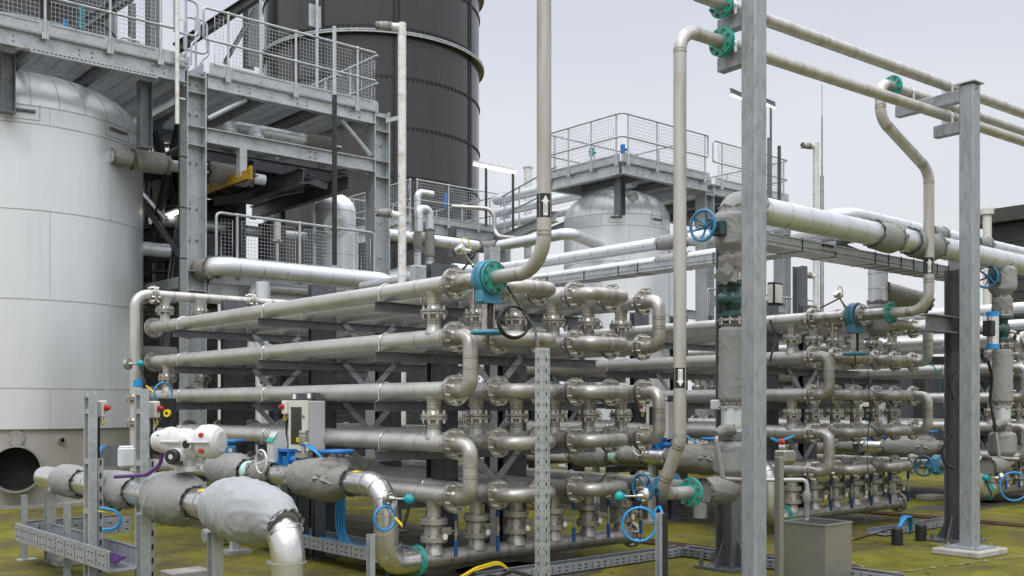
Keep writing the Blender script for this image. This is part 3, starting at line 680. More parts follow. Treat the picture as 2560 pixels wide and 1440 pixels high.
# ================================================================ cable trays overhead
def tray(name, pts, h, w, label, ties):
    rt = root(name, pts[0], label, 'cable tray', 'overhead cable trays')
    a, b = Vector(pts[0]), Vector(pts[1]); d = (b-a).normalized(); s_ = d.cross(Z)
    m = MB(); m.box((a+b)/2-Z*h/2, (b-a).length/2, w/2, .003, (d, s_, Z))
    for q in (-1, 1):
        m.box((a+b)/2+s_*q*w/2, (b-a).length/2, .002, h/2, (d, s_, Z))
        for z in (-h*.12, h*.45, -h*.45): m.box((a+b)/2+s_*q*(w/2+.006)+Z*z, (b-a).length/2, .004, h*.045, (d, s_, Z))
    m.build('tray_body', M['galv'], rt)
    for t in ties:
        m = MB(); m.box(a.lerp(b, t), .004, w/2+.014, h/2+.008, (d, s_, Z)); m.build('cable_tie', M['black'], rt)
    m = MB()
    for i in range(4): m.tube([a+s_*(w*.2*(i-1.5))-Z*.01, b+s_*(w*.2*(i-1.5))-Z*.01], .016, 8)
    m.build('cables', M['black'], rt)
t1 = Vector((3.51, 11.5, 3.45))
tray('cable_tray', [t1-V*.05, t1+V*4.9], .12, .3, 'galvanised cable tray rising to the right behind the beige risers', (.28, .3, .42, .55, .62, .75, .9))
t2 = Vector((2.75, 11.0, 3.40)); tray('cable_tray', [t2-U*.6, t2+U*4.45], .13, .3, 'galvanised cable tray falling to the right between the two box columns', (.2, .33, .5, .56, .62, .68, .74, .8, .86, .92))
for c, zt in ((X(2000, 19.5, 0), 4.3),):
    m = MB(); m.ibeam(c, c+Z*zt, .2, .2, .01, .014, V); tag(m.build('steel_column', M['galv_d']), 'grey support column under the cable trays left of the slanting riser', 'column')
# ================================================================ insulated pipes in the near left corner
A1 = Vector((-1.53, 7.0, 0)); Z1 = .88
def L1(b, z=Z1): return A1+V*b+Z*z
p1 = root('insulated_pipe', A1, 'nearest insulated pipe, bending down in bright foil at the bottom edge', 'pipe', 'insulated feed pipes')
clad(p1, [L1(5.35), L1(0.0), L1(0, .02)], .117, .3, 5, 'cladding', 'foil')
m = MB()
for q, d in ((L1(.32), V), (L1(.18, Z1-.01), V*.9+Z*.3), (L1(.045, Z1-.1), V*.5+Z*.7), (L1(0, .58), Z), (L1(0, .36), Z), (L1(4.6), V), (L1(3.9), V), (L1(1.3), V), (L1(2.5), V)): strap(m, q, d, .118, .006)
for k in range(12): m.sphere(L1(0, .05+.045*k)-U*.06-V*.102, .004, 6)
m.build('cladding_seams', M['seam'], p1)
m = MB(); m.lathe(L1(5.35), V, [(0, .117), (.06, .11), (.11, .08), (.125, 0)], 30, 0, False); m.build('end_cap', M['foil'], p1)
jk(p1, [L1(4.78), L1(4.7), L1(4.3), L1(4.2)], [.12, .165, .165, .12], seed=1, amp=.06)
jk(p1, [L1(3.5), L1(3.42), L1(2.95), L1(2.8)], [.12, .17, .17, .12], seed=2, amp=.06)
jk(p1, [L1(2.3), L1(2.1), L1(1.75), L1(1.52)], [.13, .225, .22, .122], seed=3, amp=.06, n=80)
jk(p1, fil([L1(1.14), L1(1.0), L1(.55), L1(.25), L1(.06, Z1-.06)], .2, 4), lambda t: .121+.122*max(0, math.sin(math.pi*t**.8))**.75, 'jacketb', .05, 4, 80)
for b in (4.55, 1.3):
    m = MB(); q = L1(b); k = 8
    vs = []
    for x in (-.06, .06):
        for i in range(k+1):
            a = R(62+i*7); vs.append(q+V*x+(-U*math.cos(a)*-1+Z*math.sin(a))*.1195)
    m.add(vs, [(i, i+1, k+2+i, k+1+i) for i in range(k)]); m.build('yellow_label', M['yellow'], p1)
for b, h in ((4.9, .76), (2.35, .72), (.95, .70)):
    m = MB(); q = L1(b, 0)
    m.chan(q+Z*.01-U*.045, q+Z*h-U*.045, .09, .09, .006, V); m.box(q+Z*.006, .09, .09, .006); m.box(q+Z*(h+.02), .1, .05, .02); m.build('support_leg', M['galv'], p1)
# white electric actuator
q = L1(1.7, 1.36)+U*.03; ac = root('valve_actuator', L1(1.78, 1.1), 'white electric actuator with red plugs, on top of the nearest insulated pipe', 'actuator')
a = U; wv = Vector((.965, -.26, 0)); fw = Vector((-.26, -.965, 0))
m = MB()
m.lathe(q-wv*.31, wv, [(0, 0), (0, .06), (.0, .075), (.02, .085), (.1, .1), (.12, .115), (.15, .118), (.17, .115), (.19, .1), (.36, .092), (.42, .115), (.44, .135), (.50, .14), (.54, .136), (.585, .115), (.61, .08), (.615, 0)], 36)
m.bbox(q-wv*.02-Z*.05, .13, .09, .08, (wv, fw, Z), bev=.03); m.lathe(q-wv*.02, -Z, [(.05, .075), (.2, .07), (.2, .1), (.24, .1), (.24, .0)], 24)
m.bbox(q-wv*.1+Z*.07, .12, .05, .035, (wv, fw, Z), bev=.02); m.bbox(q+wv*.17+fw*.1, .09, .06, .008, (wv, fw, Z), bev=.003); m.bbox(q-wv*.1+fw*.1-Z*.0, .09, .03, .008, (wv, fw, Z), bev=.003)
m.lathe(q+wv*.06+fw*.09-Z*.02, fw, [(0, .05), (.045, .046), (.05, .03), (.05, 0)], 20); m.build('housing', M['white'], ac)
m = MB(); m.lathe(q-wv*.04+fw*.05-Z*.12, fw, [(0, .075), (.1, .07), (.12, .07), (.12, 0)], 24, 0); m.lathe(q-wv*.03+fw*.17-Z*.115, fw, [(0, .062), (.035, .06), (.045, .05), (.045, .02)], 28, 1); m.lathe(q-wv*.03+fw*.2145-Z*.115, fw, [(0, .028), (0, .02), (.001, 0)], 18, 2)
m.box(q+wv*.02+fw*.19-Z*.165, .035, .02, .014, (wv, fw, Z), 1); m.build('hand_knob', [M['white'], M['black'], M['box']], ac)
m = MB(); m.lathe(q+wv*.06+fw*.14-Z*.02, fw, [(0, .033), (.002, .033), (.002, 0)], 20); m.lathe(q-wv*.311, -wv, [(0, .05), (.002, .05), (.002, 0)], 20); m.lathe(q-wv*.24+fw*.078+Z*.01, fw+wv*-.3, [(0, .045), (.004, .045), (.004, 0)], 16); m.build('sight_glass', M['glass'], ac)
for dx, dz in ((.19, .055), (.19, -.07)):
    m = MB(); m.lathe(q+wv*dx+fw*.118+Z*dz, fw, [(0, .021), (.02, .02), (.022, .017), (.022, 0)], 14); m.build('red_plug', M['red'], ac)
m = MB(); m.tube(fil([q-wv*.24-Z*.06, q-wv*.27-Z*.2, q-wv*.4-Z*.28, q-wv*.7-Z*.3], .1), .016, 8); tag(m.build('cable', M['purple']), 'purple cable drooping from the white electric actuator', 'cable')
# ---------------------------------------------------------------- feed line with control valve, one to each exchanger
A2 = Vector((-1.13, 9.2, 0)); Z2 = .93
def L2(b, z=Z2): return A2+V*b+Z*z
def feed(label):
    p = root('insulated_pipe', A2, label, 'pipe', 'insulated feed pipes')
    me = Q(-.17, .335, ZM)
    clad(p, [L2(3.6), L2(0), L2(0, ZM), me-U*.03], .112, .26, 9, 'cladding', 'foil')
    m = MB()
    for c, d in ((L2(.27), V), (L2(.12, Z2-.03), V*.9+Z*.4), (L2(.03, Z2-.13), V*.4+Z), (L2(0, .66), Z), (L2(0, .5), Z), (L2(0, .38)+U*.03, Z-U*.3), (L2(0, .26)+U*.1, Z*.6-U*.8), (L2(2.0), V), (L2(1.75), V)): strap(m, c, d, .113, .006)
    m.build('cladding_seams', M['seam'], p)
    f = MB(); flange_one(f, me-U*.005, -U, FL, .08); f.lathe(me-U*.027, -U, [(0, FL*.98), (.012, FL*.98), (.012, .1)], 28, 0); f.build('flange', [M['teal'], M['black'], M['bolt_d']], p)
    jk(p, [L2(3.5), L2(3.4), L2(2.9), L2(2.75)], [.13, .2, .19, .12], seed=1, amp=.06)
    m = MB(); m.lathe(L2(2.62), V, [(-.06, .112), (-.06, .117), (.06, .117), (.06, .112)], 30); m.build('mint_band', M['tape'], p)
    jk(p, [L2(2.5), L2(2.42), L2(2.15), L2(2.08)], [.118, .13, .13, .115], 'jacketd', .06, 4)
    jk(p, [L2(1.62), L2(1.5), L2(.95), L2(.6)], [.12, .185, .215, .125], 'jacketd', .05, 2, 56)
    jk(p, [L2(.88, Z2+.06), L2(.86, Z2+.16), L2(.85, Z2+.24)], [.2, .15, .07], 'jacketd', .08, 6, gather=(0, 0))
    m = MB(); q = L2(.45); k = 8; vs = []
    for x in (-.05, .05):
        for i in range(k+1): t = R(62+i*7); vs.append(q+V*x+(U*math.cos(t)+Z*math.sin(t))*.1145)
    m.add(vs, [(i, i+1, k+2+i, k+1+i) for i in range(k)]); m.build('yellow_label', M['yellow'], p)
    m = MB(); c = L2(.85, 1.21); m.cyl(c-Z*.12, c, .018, 10); handwheel(m, c, Z, .155, .017, 5, dish=.03); m.cyl(c-Z*.1, c-Z*.05, .05, 14); m.build('handwheel', M['blue2'], p)
    for c in (L2(3.0), L2(1.9)): m = MB(); m.chan(Vector((c.x, c.y, .01)), Vector((c.x, c.y, Z2-.1)), .08, .08, .006, U); m.box(Vector((c.x, c.y, .02)), .14, .12, .02); m.build('support_leg', M['galv'], p)
    return p
def ctrl(label):
    q = L2(1.98, Z2); r_ = root('control_valve', q, label, 'valve', 'control valves on the feed pipes')
    m = MB(); m.bbox(q+Z*.13, .05, .06, .02, bev=.006); m.box(q+Z*.17+V*.14-V*.2, .05, .008, .1)
    m.box(q+Z*.17-V*.26, .05, .008, .1); m.box(q+Z*.26-V*.16, .05, .12, .014); m.cyl(q+Z*.11-V*.16, q+Z*.2-V*.16, .045, 14); m.cyl(q-V*.28+Z*.17, q-V*.4+Z*.17, .04, 12); m.box(q+Z*.09-V*.16, .05, .14, .01); m.build('yoke', M['blue2'], r_)
    m = MB(); s0 = q+Z*.3+V*.06; pr = [(-.075, -.17), (.075, -.17), (.085, .02), (.06, .14), (-.03, .15), (-.085, .05)]
    m.prof(s0-V*.065-U*.0, s0+V*.065, pr, Z, 0); m.prof(s0-V*.069, s0+V*.069, [(-.092, .03), (-.034, .118), (-.03, .132), (-.094, .05)], Z, 1); m.build('positioner', [M['box'], M['teal']], r_)
    m = MB(); handwheel(m, q-U*.2+Z*.14+V*.02, -U, .12, .012, 3, 0, .04); m.cyl(q-U*.17+Z*.14+V*.02, q+Z*.14, .014, 8); m.build('handwheel', M['white_p'], r_)
    m = MB(); t = q-V*.5+Z*.22; m.lathe(t, Z, [(-.08, .03), (-.02, .03), (-.02, .09), (.02, .09), (.02, .025), (.09, .02), (.1, .045), (.13, .05), (.2, .052), (.205, .045), (.23, .048), (.25, .044), (.25, 0)], 20); m.bolts(t, Z, .073, 6, .01, .07); m.build('pressure_sensor', M['flange'], r_)
    m = MB(); m.tube(fil([t+Z*.12, t+Z*.12-U*.0-V*.1, t-V*.3+Z*.02, t-V*.5-Z*.3], .1), .011, 8, 0); m.tube(fil([t+Z*.11-U*.02, t+Z*.12-U*.06-V*.12, t-V*.34, t-V*.55-Z*.32], .1), .011, 8, 0); m.cyl(t+Z*.12-V*.03, t+Z*.12-V*.09, .014, 8, 1); m.build('sensor_cable', [M['hose'], M['yellow']], r_)
    return r_
def cabinet(label):
    c = Vector((-2.14, 10.8, 0)); r_ = root('control_cabinet', c+Z*.8, label, 'cabinet', 'control cabinets')
    o = c+V*.205+U*.1+Z*1.435
    m = MB(); m.bbox(o, .1, .2, .265, bev=.008); m.build('enclosure', M['box'], r_)
    m = MB(); m.bbox(o-U*.11, .01, .205, .27, bev=.004, mi=0); m.build('door', M['cream'], r_)
    m = MB(); m.box(o-U*.121-V*.0+V*.03, .002, .115, .2); w = m.build('window', M['glass'], r_)
    m = MB(); m.box(o-U*.124-V*.02-Z*.15, .0015, .045, .025); m.build('yellow_label', M['yellow'], r_)
    m = MB()
    for z in (.1, -.12): m.lathe(o-U*.12-V*.13+Z*z, -U, [(0, .015), (.012, .015), (.012, 0)], 10)
    m.build('lock', M['bolt_d'], r_)
    for dv, dz in ((.07, .32), (.42, .33)):
        m = MB(); b = c+U*.215+V*dv; m.chan(b, b+Z*(1.44+dz), .09, .12, .006, V); m.box(b+Z*.01, .1, .1, .01); m.build('post', M['galv_d'], r_)
    for dv, dz in ((.12, .315), (.44, .31)):
        m = MB(); m.box(c+U*.13+V*dv+Z*(1.44+dz), .06, .06, .035, mi=0); m.box(c+U*.068+V*dv+Z*(1.44+dz), .002, .03, .026, mi=1); m.build('sign_plate', [M['galv_d'], M['paper']], r_)
    return r_
def isolator(pos, label, d=-U, group='isolator switches'):
    r_ = root('isolator_switch', pos, label, 'switch', group); s_ = d.cross(Z)
    m = MB(); m.bbox(pos, .05, .045, .075, (d, s_, Z), bev=.01); m.build('switch_box', M['cream'], r_)
    m = MB(); m.lathe(pos+d*.05+Z*.01, d, [(0, .03), (.02, .03), (.022, .02), (.045, .02), (.045, 0)], 16); m.build('knob', M['red'], r_)
    m = MB(); m.tube(fil([pos-Z*.07, pos-Z*.15+d*.02, pos-Z*.13+d*.05, pos-Z*.08+d*.03], .02, 4), .006, 6); m.cyl(pos-Z*.075, pos-Z*.11, .012, 8); m.build('cable_gland', M['yellow'], r_)
    m = MB(); m.tube([pos-Z*.08+s_*.02, pos-Z*.3+s_*.02, pos-Z*.7+s_*.03], .012, 8); m.build('cable', M['black'], r_)
    return r_
def module(k):
    f_ = feed(('insulated feed pipe with a big brown-grey jacket, dropping to the nearest exchanger', )[0]); c_ = ctrl('white positioner on a blue yoke over the feed pipe left of the nearest exchanger'); b_ = cabinet('pale control cabinet with a dark window, against the left side of the nearest exchanger')
    i_ = isolator(Vector((-2.14, 10.8, 1.63))+V*.47+U*.0, 'red knob isolator switch at the left side of the nearest control cabinet')
    return f_, c_, b_, i_
mod = module(0)
labs = [['padded feed pipe low down behind the second riser, left of the tallest column', 'white positioner low down behind the bottom U bends of the nearest exchanger', 'pale control cabinet behind the hooked riser pipe', 'red knob isolator switch behind the upper right U bends of the nearest exchanger'],
        ['padded feed pipe low down just left of the capped box column', 'positioner mostly hidden behind the capped box column', 'control cabinet mostly hidden behind the capped box column', 'red knob isolator switch just left of the right hand padded drop']]
for k in (1, 2):
    for o, l in zip(mod, labs[k-1]): c = dup(o, U*PER*k); c['label'] = l
# second valve pair behind the white actuator
for dx, lab in ((3.15, 'blue handwheel just right behind the white electric actuator'), (3.75, 'blue handwheel partly hidden behind the white electric actuator')):
    c = L2(dx, 1.25)+U*(.0 if dx < 3.5 else .1); h_ = root('handwheel_valve', c-Z*.3, lab, 'valve', 'blue handwheel valves')
    m = MB(); handwheel(m, c, Z, .155, .016, 5, dish=.02); m.build('handwheel', M['blue2'], h_)
    m = MB(); m.cyl(c-Z*.3, c, .02, 10); m.bbox(c-Z*.13, .06, .06, .08, bev=.02); m.lathe(c-Z*.06, -Z, [(0, .05), (.05, .07), (.2, .08), (.2, 0)], 16); m.build('bonnet', M['blue'], h_)
    m = MB(); m.lathe(c-Z*.1-V*.07-U*.03, -V-U*.5, [(0, .024), (.003, .024), (.003, 0)], 14); m.build('tag_disc', M['paper'], h_)
# ---------------------------------------------------------------- temperature sensors with teal heads
def sensor(base, d, label, loop, loopdir, lr, endp=None, rod=.2):
    r_ = root('temperature_sensor', base, label, 'sensor', 'teal headed temperature sensors'); d = Vector(d).normalized()
    m = MB(); m.lathe(base, d, [(-.02, .03), (-.02, .075), (0, .075), (0, .078), (.02, .078), (.02, .03), (.05, .022), (.07, .018), (.08, .01), (rod, .009)], 20); m.bolts(base+d*.005, d, .055, 4, .009, .06); m.build('flange_rod', M['flange'], r_)
    c = base+d*(rod+.035); m = MB(); m.sphere(c, .046, 18); m.cyl(c-d*.06, c, .018, 10); m.cyl(c, c+Z*.055, .008, 6); m.torus(c, d, .046, .004, 20, 6); m.build('sensor_head', M['tealb'], r_)
    n_ = Vector(loopdir).normalized(); a = n_.cross(Z).normalized(); lc = Vector(loop)
    m = MB(); pts = [c-Z*.03, c-Z*.09, c-Z*.16+(lc-c)*.1]
    m.tube(fil([c-Z*.04, c-Z*.08+(lc-c)*.03, c-Z*.2+(lc-c)*.25], .1), .014, 8, 0); m.tube([c-Z*.2+(lc-c)*.25, lc+a*lr*.99*(-1 if (lc-c).dot(a) > 0 else 1)], .013, 8, 1); m.build('cable_sleeve', [M['black'], M['yellow']], r_)
    m = MB(); m.torus(lc, n_, lr, .0115, 40, 8)
    if endp: m.tube(fil([lc+a*lr*(1 if (lc-c).dot(a) > 0 else -1)-Z*.02]+[Vector(e) for e in endp], .05, 5), .0115, 8)
    m.build('cable_loop', M['hose'], r_)
    return r_
e = L2(0, Z2)-V*.05+U*.03
sensor(P(968, 1246, 9.05), Vector((.95, -.2, -.02)), 'teal headed sensor on the foil elbow, its blue cable loop in front of foil', P(962, 1296, 8.98), (.6, -.8, 0), .105, rod=.17)
sensor(P(1612, 1240, 9.35), Vector((-1, -.1, -.01)), 'teal headed sensor with a large round blue cable loop near the hooked riser', P(1598, 1311, 9.0), (0, -1, 0), .148, [P(1636, 1280, 9.0), P(1648, 1262, 9.0), P(1656, 1285, 8.9)], rod=.2)
sensor(P(320, 910, 13.6), Vector((1, -.3, .02)), 'teal headed sensor on the thin pipe beside the largest silver tank', P(408, 982, 13.4), (.8, -.6, 0), .13, rod=.16)
# ---------------------------------------------------------------- posts
def lattice(px, Y, zt, label):
    c = X(px, Y, 0); r_ = root('ladder_post', c, label, 'post', 'galvanised ladder posts')
    w = .1
    m = MB(); 
    for s_ in (-1, 1): m.box(c+V*w*.6*s_+Z*zt/2, .036, .012, zt/2)
    m.box(c+U*.03+Z*zt/2, .005, w*.6-.0125, zt/2-.004, mi=1); m.build('rails', [M['galv'], M['galv_d']], r_)
    k = 0; z = .25
    while z < zt:
        m = MB(); m.box(c-U*.02+Z*z, .012, w*.6-.0125, .022); m.build('rung', M['galv'], r_); z += .45
    m = MB(); m.box(c-U*.02+Z*(zt-.03), .012, w*.6-.0125, .028); m.build('rung', M['galv'], r_)
    m = MB(); st = c+U*.075-V*.04
    m.box(st+Z*(zt*.36), .025, .004, zt*.3)
    for i in range(9): m.box(st-V*.005+Z*(zt*.1+i*.12), .007, .002, .025, mi=1)
    m.build('slotted_strip', [M['galv'], M['gap']], r_)
lattice(226, 9.2, zat(978, 9.2), 'left galvanised ladder post, in front of the silver tank skirt')
lattice(355, 8.9, zat(972, 8.9), 'right galvanised ladder post, left of the white electric actuator')
isolator(P(250, 1022, 9.3), 'red knob isolator switch on the left ladder post', Vector((1, -.1, 0)).normalized())
isolator(P(382, 1024, 9.05), 'red knob isolator switch on the right ladder post', Vector((1, -.1, 0)).normalized())
for px, Y, yt, lab in ((67, 10.94, 1237, 'short galvanised post at the left, standing free on the moss'), (175, 9.75, 1258, 'short galvanised post left of the two ladder posts'), (1655, 8.75, 1282, 'short half black angle post at the end of the large blue cable loop'), (933, 8.75, 1335, 'short galvanised post in front of the foil covered drop')):
    c = X(px, Y, 0); zt = zat(yt, Y); r_ = root('short_post', c, lab, 'post', 'short galvanised posts')
    m = MB(); m.chan(c-U*.0, c+Z*zt, .06, .05, .006, V); m.build('post', M['galv'], r_)
    if px == 1655: m = MB(); m.box(c-U*.0+Z*zt/2-V*.036, .03, .004, zt/2-.003); m.build('black_edge', M['black'], r_)
    m = MB(); m.box(c+Z*.006, .09, .07, .006); m.build('foot_plate', M['galv'], r_)
# perforated strut post nearest the camera
c = X(1356, 6.8, 0); zt = zat(870, 6.8); pp_ = root('perforated_post', c, 'tall perforated galvanised post standing in front of the nearest exchanger', 'post')
m = MB(); m.bbox(c+Z*zt/2, .038, .038, zt/2, bev=.006); m.build('post', M['galv'], pp_)
m = MB(); m.box(c+Z*(zt+.002), .036, .036, .0015); m.build('yellow_cap', M['ochre'], pp_)
m = MB(); z = .03
while z < zt-.02:
    for t in (-.021, .021):
        if int(z/.025) % 2 == 0: m.box(c-V*.0382+U*t+Z*z, .0035, .0006, .004); m.box(c-U*.0382+V*t+Z*z, .0006, .0035, .004)
    if int(z/.025) % 3 == 0: m.box(c-V*.0382+Z*z, .0045, .0006, .014); m.box(c-U*.0382+Z*z, .0006, .0045, .014)
    z += .025
struct(m.build('slot_holes', M['gap'], pp_), 'stuff')
# ---------------------------------------------------------------- stainless sump box, its pipe and post
c = Vector((2.845, 9.3, 0)); sm = root('sump_tank', c, 'open square stainless box on the ground between the two box columns', 'tank'); w = .445; h = .555
m = MB(); t = .012
for o_, d, l in ((c+U*w/2+V*t/2, U, w/2), (c+U*w/2+V*(w-t/2), U, w/2)): m.box(o_+Z*h/2, l, t/2, h/2)
for o_ in (c+V*w/2+U*t/2, c+V*w/2+U*(w-t/2)): m.box(o_+Z*h/2, t/2, w/2-t-.0005, h/2-.0005)
m.box(c+U*w/2+V*w/2+Z*.2, w/2-t, w/2-t, .005, mi=1); m.build('box_walls', [M['sump'], M['gap']], sm)
m = MB()
for a, b in ((c, c+U*w), (c+V*w, c+U*w+V*w), (c, c+V*w), (c+U*w, c+U*w+V*w)): m.bar(a+Z*(h+.006), b+Z*(h+.006), .03, .011)
m.build('rim', M['sump'], sm)
c = X(1948, 9.15, 0); zt = zat(1142, 9.15); m = MB(); m.bbox(c+Z*zt/2, .03, .03, zt/2, bev=.003); m.lathe(c-V*.0305+Z*.75, -V, [(0, .008), (.01, .008), (.01, 0)], 8); tag(m.build('stainless_post', M['sump']), 'slim stainless square post beside the open stainless box', 'post')
q = [P(1900, 1200, 9.6), P(2017, 1193, 9.6), P(2017, 1300, 9.6)]; q[1].z = q[0].z; q[2].x = q[1].x
r_ = root('drain_pipe', q[1], 'thin bent drain pipe emptying into the open stainless box', 'pipe')
m = MB(); m.tube(fil([q[0], q[1], q[2]], .05, 6), .021, 14); m.build('pipe_body', M['steel'], r_)
m = MB(); m.lathe(q[1]-Z*.1, -Z, [(0, .02), (.02, .037), (.1, .037), (.12, .026), (.2, .03), (.25, .024)], 16, 0, False); m.build('pipe_jacket', M['jacketd'], r_)
# junction box behind the post
c = P(1962, 1140, 9.7); m = MB(); m.bbox(c, .09, .06, .055, bev=.012); m.cyl(c-U*.08-Z*.04, c+U*.09-Z*.04, .05, 14); tag(m.build('junction_box', M['sump']), 'grey metal junction box just behind the slim stainless post', 'box')
# ================================================================ tanks, platforms and steelwork behind
def railing(parent, p0, p1, posts, h=1.1, mid=.55, low=.12, r=.0235, panels=True, st=.062, loops=(0, 0), wr=.0032):
    p0 = Vector(p0); p1 = Vector(p1); d = (p1-p0).normalized(); L = (p1-p0).length
    m = MB()
    if panels == 'frame':                                     # one closed hoop of tube
        m.tube(fil([p0+d*.3+Z*h, p1+Z*h, p1+Z*low, p0+Z*low, p0+Z*h, p0+d*.32+Z*h], .09, 5), r, 8); mid = None
    else:
        for z in (h, mid): m.tube([p0+Z*z, p1+Z*z], r, 8)
        for e, (q, sg) in zip(loops, ((p0, -1), (p1, 1))):
            if e: m.tube(fil([q+Z*h, q+d*sg*.12+Z*h, q+d*sg*.12+Z*mid, q+Z*mid], .08, 5), r, 8)
    m.build('handrail', M['galv'], parent)
    for t in posts:
        c = p0+(p1-p0)*t; m = MB(); m.cyl(c-Z*.12, c+Z*h, r, 8); m.sphere(c+Z*h, .036, 8)
        if mid: m.sphere(c+Z*mid, .036, 8)
        m.box(c-Z*.06, .05, .012, .06, (d, d.cross(Z), Z)); m.build('rail_post', M['galv'], parent)
    if not panels: return
    ps = sorted(posts); ps = ([0]+ps if ps[0]*L > .25 else ps); ps = (ps+[1] if (1-ps[-1])*L > .25 else ps)
    for a, b in zip(ps, ps[1:]):
        x0, x1 = a*L+.09, b*L-.09
        for z0, z1 in (((low+.07, h-.1),) if panels == 'frame' else ((low, mid-.06), (mid+.06, h-.08))):
            m = MB(); q = lambda x, z: p0+d*x+Z*z
            m.tube([q(x0, z0), q(x1, z0), q(x1, z1), q(x0, z1)], .006, 5, closed=True)
            n = max(2, int((x1-x0)/st)); k = max(2, int((z1-z0)/st))
            for i in range(1, n): m.tube([q(x0+(x1-x0)*i/n, z0), q(x0+(x1-x0)*i/n, z1)], wr, 4, caps=False)
            for i in range(1, k): m.tube([q(x0, z0+(z1-z0)*i/k), q(x1, z0+(z1-z0)*i/k)], wr, 4, caps=False)
            m.build('mesh_panel', M['galv'], parent)
def grating(mb, o, lu, lv, z):                                 # deck of bearing bars with open slots
    n = int(lv/.05)
    for i in range(n+1): mb.box(o+U*lu/2+V*(i*lv/n)+Z*(z-.02), lu/2, .012, .018)
    for i in range(int(lu/.3)+1): mb.box(o+U*min(lu, i*.3)+V*lv/2+Z*(z-.01), .01, lv/2, .006)
def deckbeams(rt, o, lu, lv, z, h=.26, nb=4, front=True):
    for k, (a, b) in enumerate(((o, o+U*lu), (o+V*lv, o+V*lv+U*lu), (o+V*.09, o+V*(lv-.09)), (o+U*lu+V*.09, o+U*lu+V*(lv-.09)))):
        m = MB(); m.ibeam(a+Z*(z-h/2-.042), b+Z*(z-h/2-.042), h, .14, .01, .016)
        if k == 0:
            n_ = int(lu/1.0)
            for i in range(n_):
                for s_ in (-.1, .1):
                    for q in (-.05, .05): m.lathe(a+U*((i+.6)*lu/n_+s_)+V*(-.006)+Z*(z-h/2-.042+q*.8), -V, [(0, .014), (.012, .014), (.012, 0)], 6, 1)
        m.build('edge_beam', [M['galv'], M['bolt_d']], rt)
    for i in range(1, nb):
        m = MB(); a = o+U*lu*i/nb+V*.08; m.ibeam(a+Z*(z-.16), a+V*(lv-.16)+Z*(z-.16), .2, .1, .009, .012); m.build('floor_beam', M['galv_d'], rt)
    m = MB(); grating(m, o+U*.02+V*.02, lu-.04, lv-.04, z); m.build('deck_grating', M['grate'], rt)
    m = MB(); m.box(o+U*lu/2-V*.075+Z*(z+.06), lu/2, .004, .1); m.build('toe_plate', M['galv'], rt)
    m = MB(); m.box(o+V*lv/2-U*.075+Z*(z+.06), .004, lv/2, .1); m.build('toe_plate', M['galv'], rt)
    m = MB(); m.box(o+V*lv/2+U*(lu+.075)+Z*(z+.06), .004, lv/2, .1); m.build('toe_plate', M['galv'], rt)
def tank(c, Rr, zb, zt, hd, label, seams, skirt=True, gores=30):
    rt = root('storage_tank', c, label, 'tank', 'silver clad tanks')
    m = MB(); m.lathe(c, Z, [(zb, Rr*.97), (zb, Rr), (zt, Rr)], 96); m.build('shell', M['tank'], rt)
    m = MB(); pr = [(zt+.0+hd*math.sin(R(a)), Rr*math.cos(R(a))**.84) for a in range(0, 91, 6)]; pr[-1] = (zt+hd, .02); m.lathe(c, Z, pr, 96, 0, False); do = m.build('dome', M['tank'], rt)
    m = MB()
    for k in range(gores):
        t = 2*math.pi*k/gores; m.tube([c+Vector((math.cos(t)*r*1.001, math.sin(t)*r*1.001, z+.001)) for z, r in pr[:-2]], .0045, 4)
    struct(m.build('dome_seams', M['seam'], do), 'stuff')
    m = MB()
    for z in seams+[zt]: m.lathe(c, Z, [(z-.006, Rr), (z-.006, Rr+.006), (z+.006, Rr+.006), (z+.006, Rr)], 96)
    zs = [zb]+sorted(seams)+[zt]
    for i, (a, b) in enumerate(zip(zs, zs[1:])):
        for k in range(6):
            t = 2*math.pi*(k+.5*(i % 2)+.13)/6; q = c+Vector((math.cos(t), math.sin(t), 0))*Rr; m.box(q+Z*(a+b)/2, .003, .004, (b-a)/2, (Vector((-math.sin(t), math.cos(t), 0)), Vector((math.cos(t), math.sin(t), 0)), Z))
    struct(m.build('cladding_seams', M['seam'], rt), 'stuff')
    if skirt:
        m = MB(); m.lathe(c, Z, [(.0, Rr*.975), (zb, Rr*.975)], 96); m.lathe(c, Z, [(0, Rr+.16), (.06, Rr+.16), (.06, Rr*.97)], 96); m.build('skirt', M['skirt'], rt)
    to = Vector((-c.x, -c.y, 0)).normalized()
    for off in (-.0, R(47)):
        t = math.atan2(to.y, to.x)+off; e = Vector((math.cos(t), math.sin(t), 0)); f = Vector((-math.sin(t), math.cos(t), 0)); m = MB()
        for s_ in (-1, 1): m.box(c+e*(Rr+.004)+f*s_*.28*Rr/2+Z*(zt-.1), .003, .004, .13, (f, e, Z), 0)
        m.box(c+e*(Rr+.004)+Z*(zt-.23), .28*Rr/2, .004, .003, (f, e, Z), 0); m.bbox(c+e*(Rr+.03)+Z*(zt-.1), .22*Rr/2, .02, .022, (f, e, Z), 1, .008); m.build('access_cover', [M['seam'], M['galv_d']], rt)
    return rt
TC = Vector((-8.79, 18.3, 0))
tk = tank(TC, 2.07, 1.27, 6.49, .93, 'largest silver clad tank, at the left edge, with a round black hole in its skirt', [1.93, 3.37, 4.81, 6.2])
e = Vector((8.79+P(50, 0, 16.4).x*0, -18.3, 0)).normalized()
t = math.atan2(-18.3, 8.79)-R(1.5); e = Vector((math.cos(t), math.sin(t), 0))
q = TC+e*2.0
m = MB(); m.lathe(q+Z*.64, e, [(-.1, .375), (.3, .375), (.3, .35), (.05, .35)], 48, 0); m.lathe(q+Z*.64, e, [(.06, .351), (.05, 0)], 40, 1); m.build('manhole', [M['sump'], M['gap']], tk)
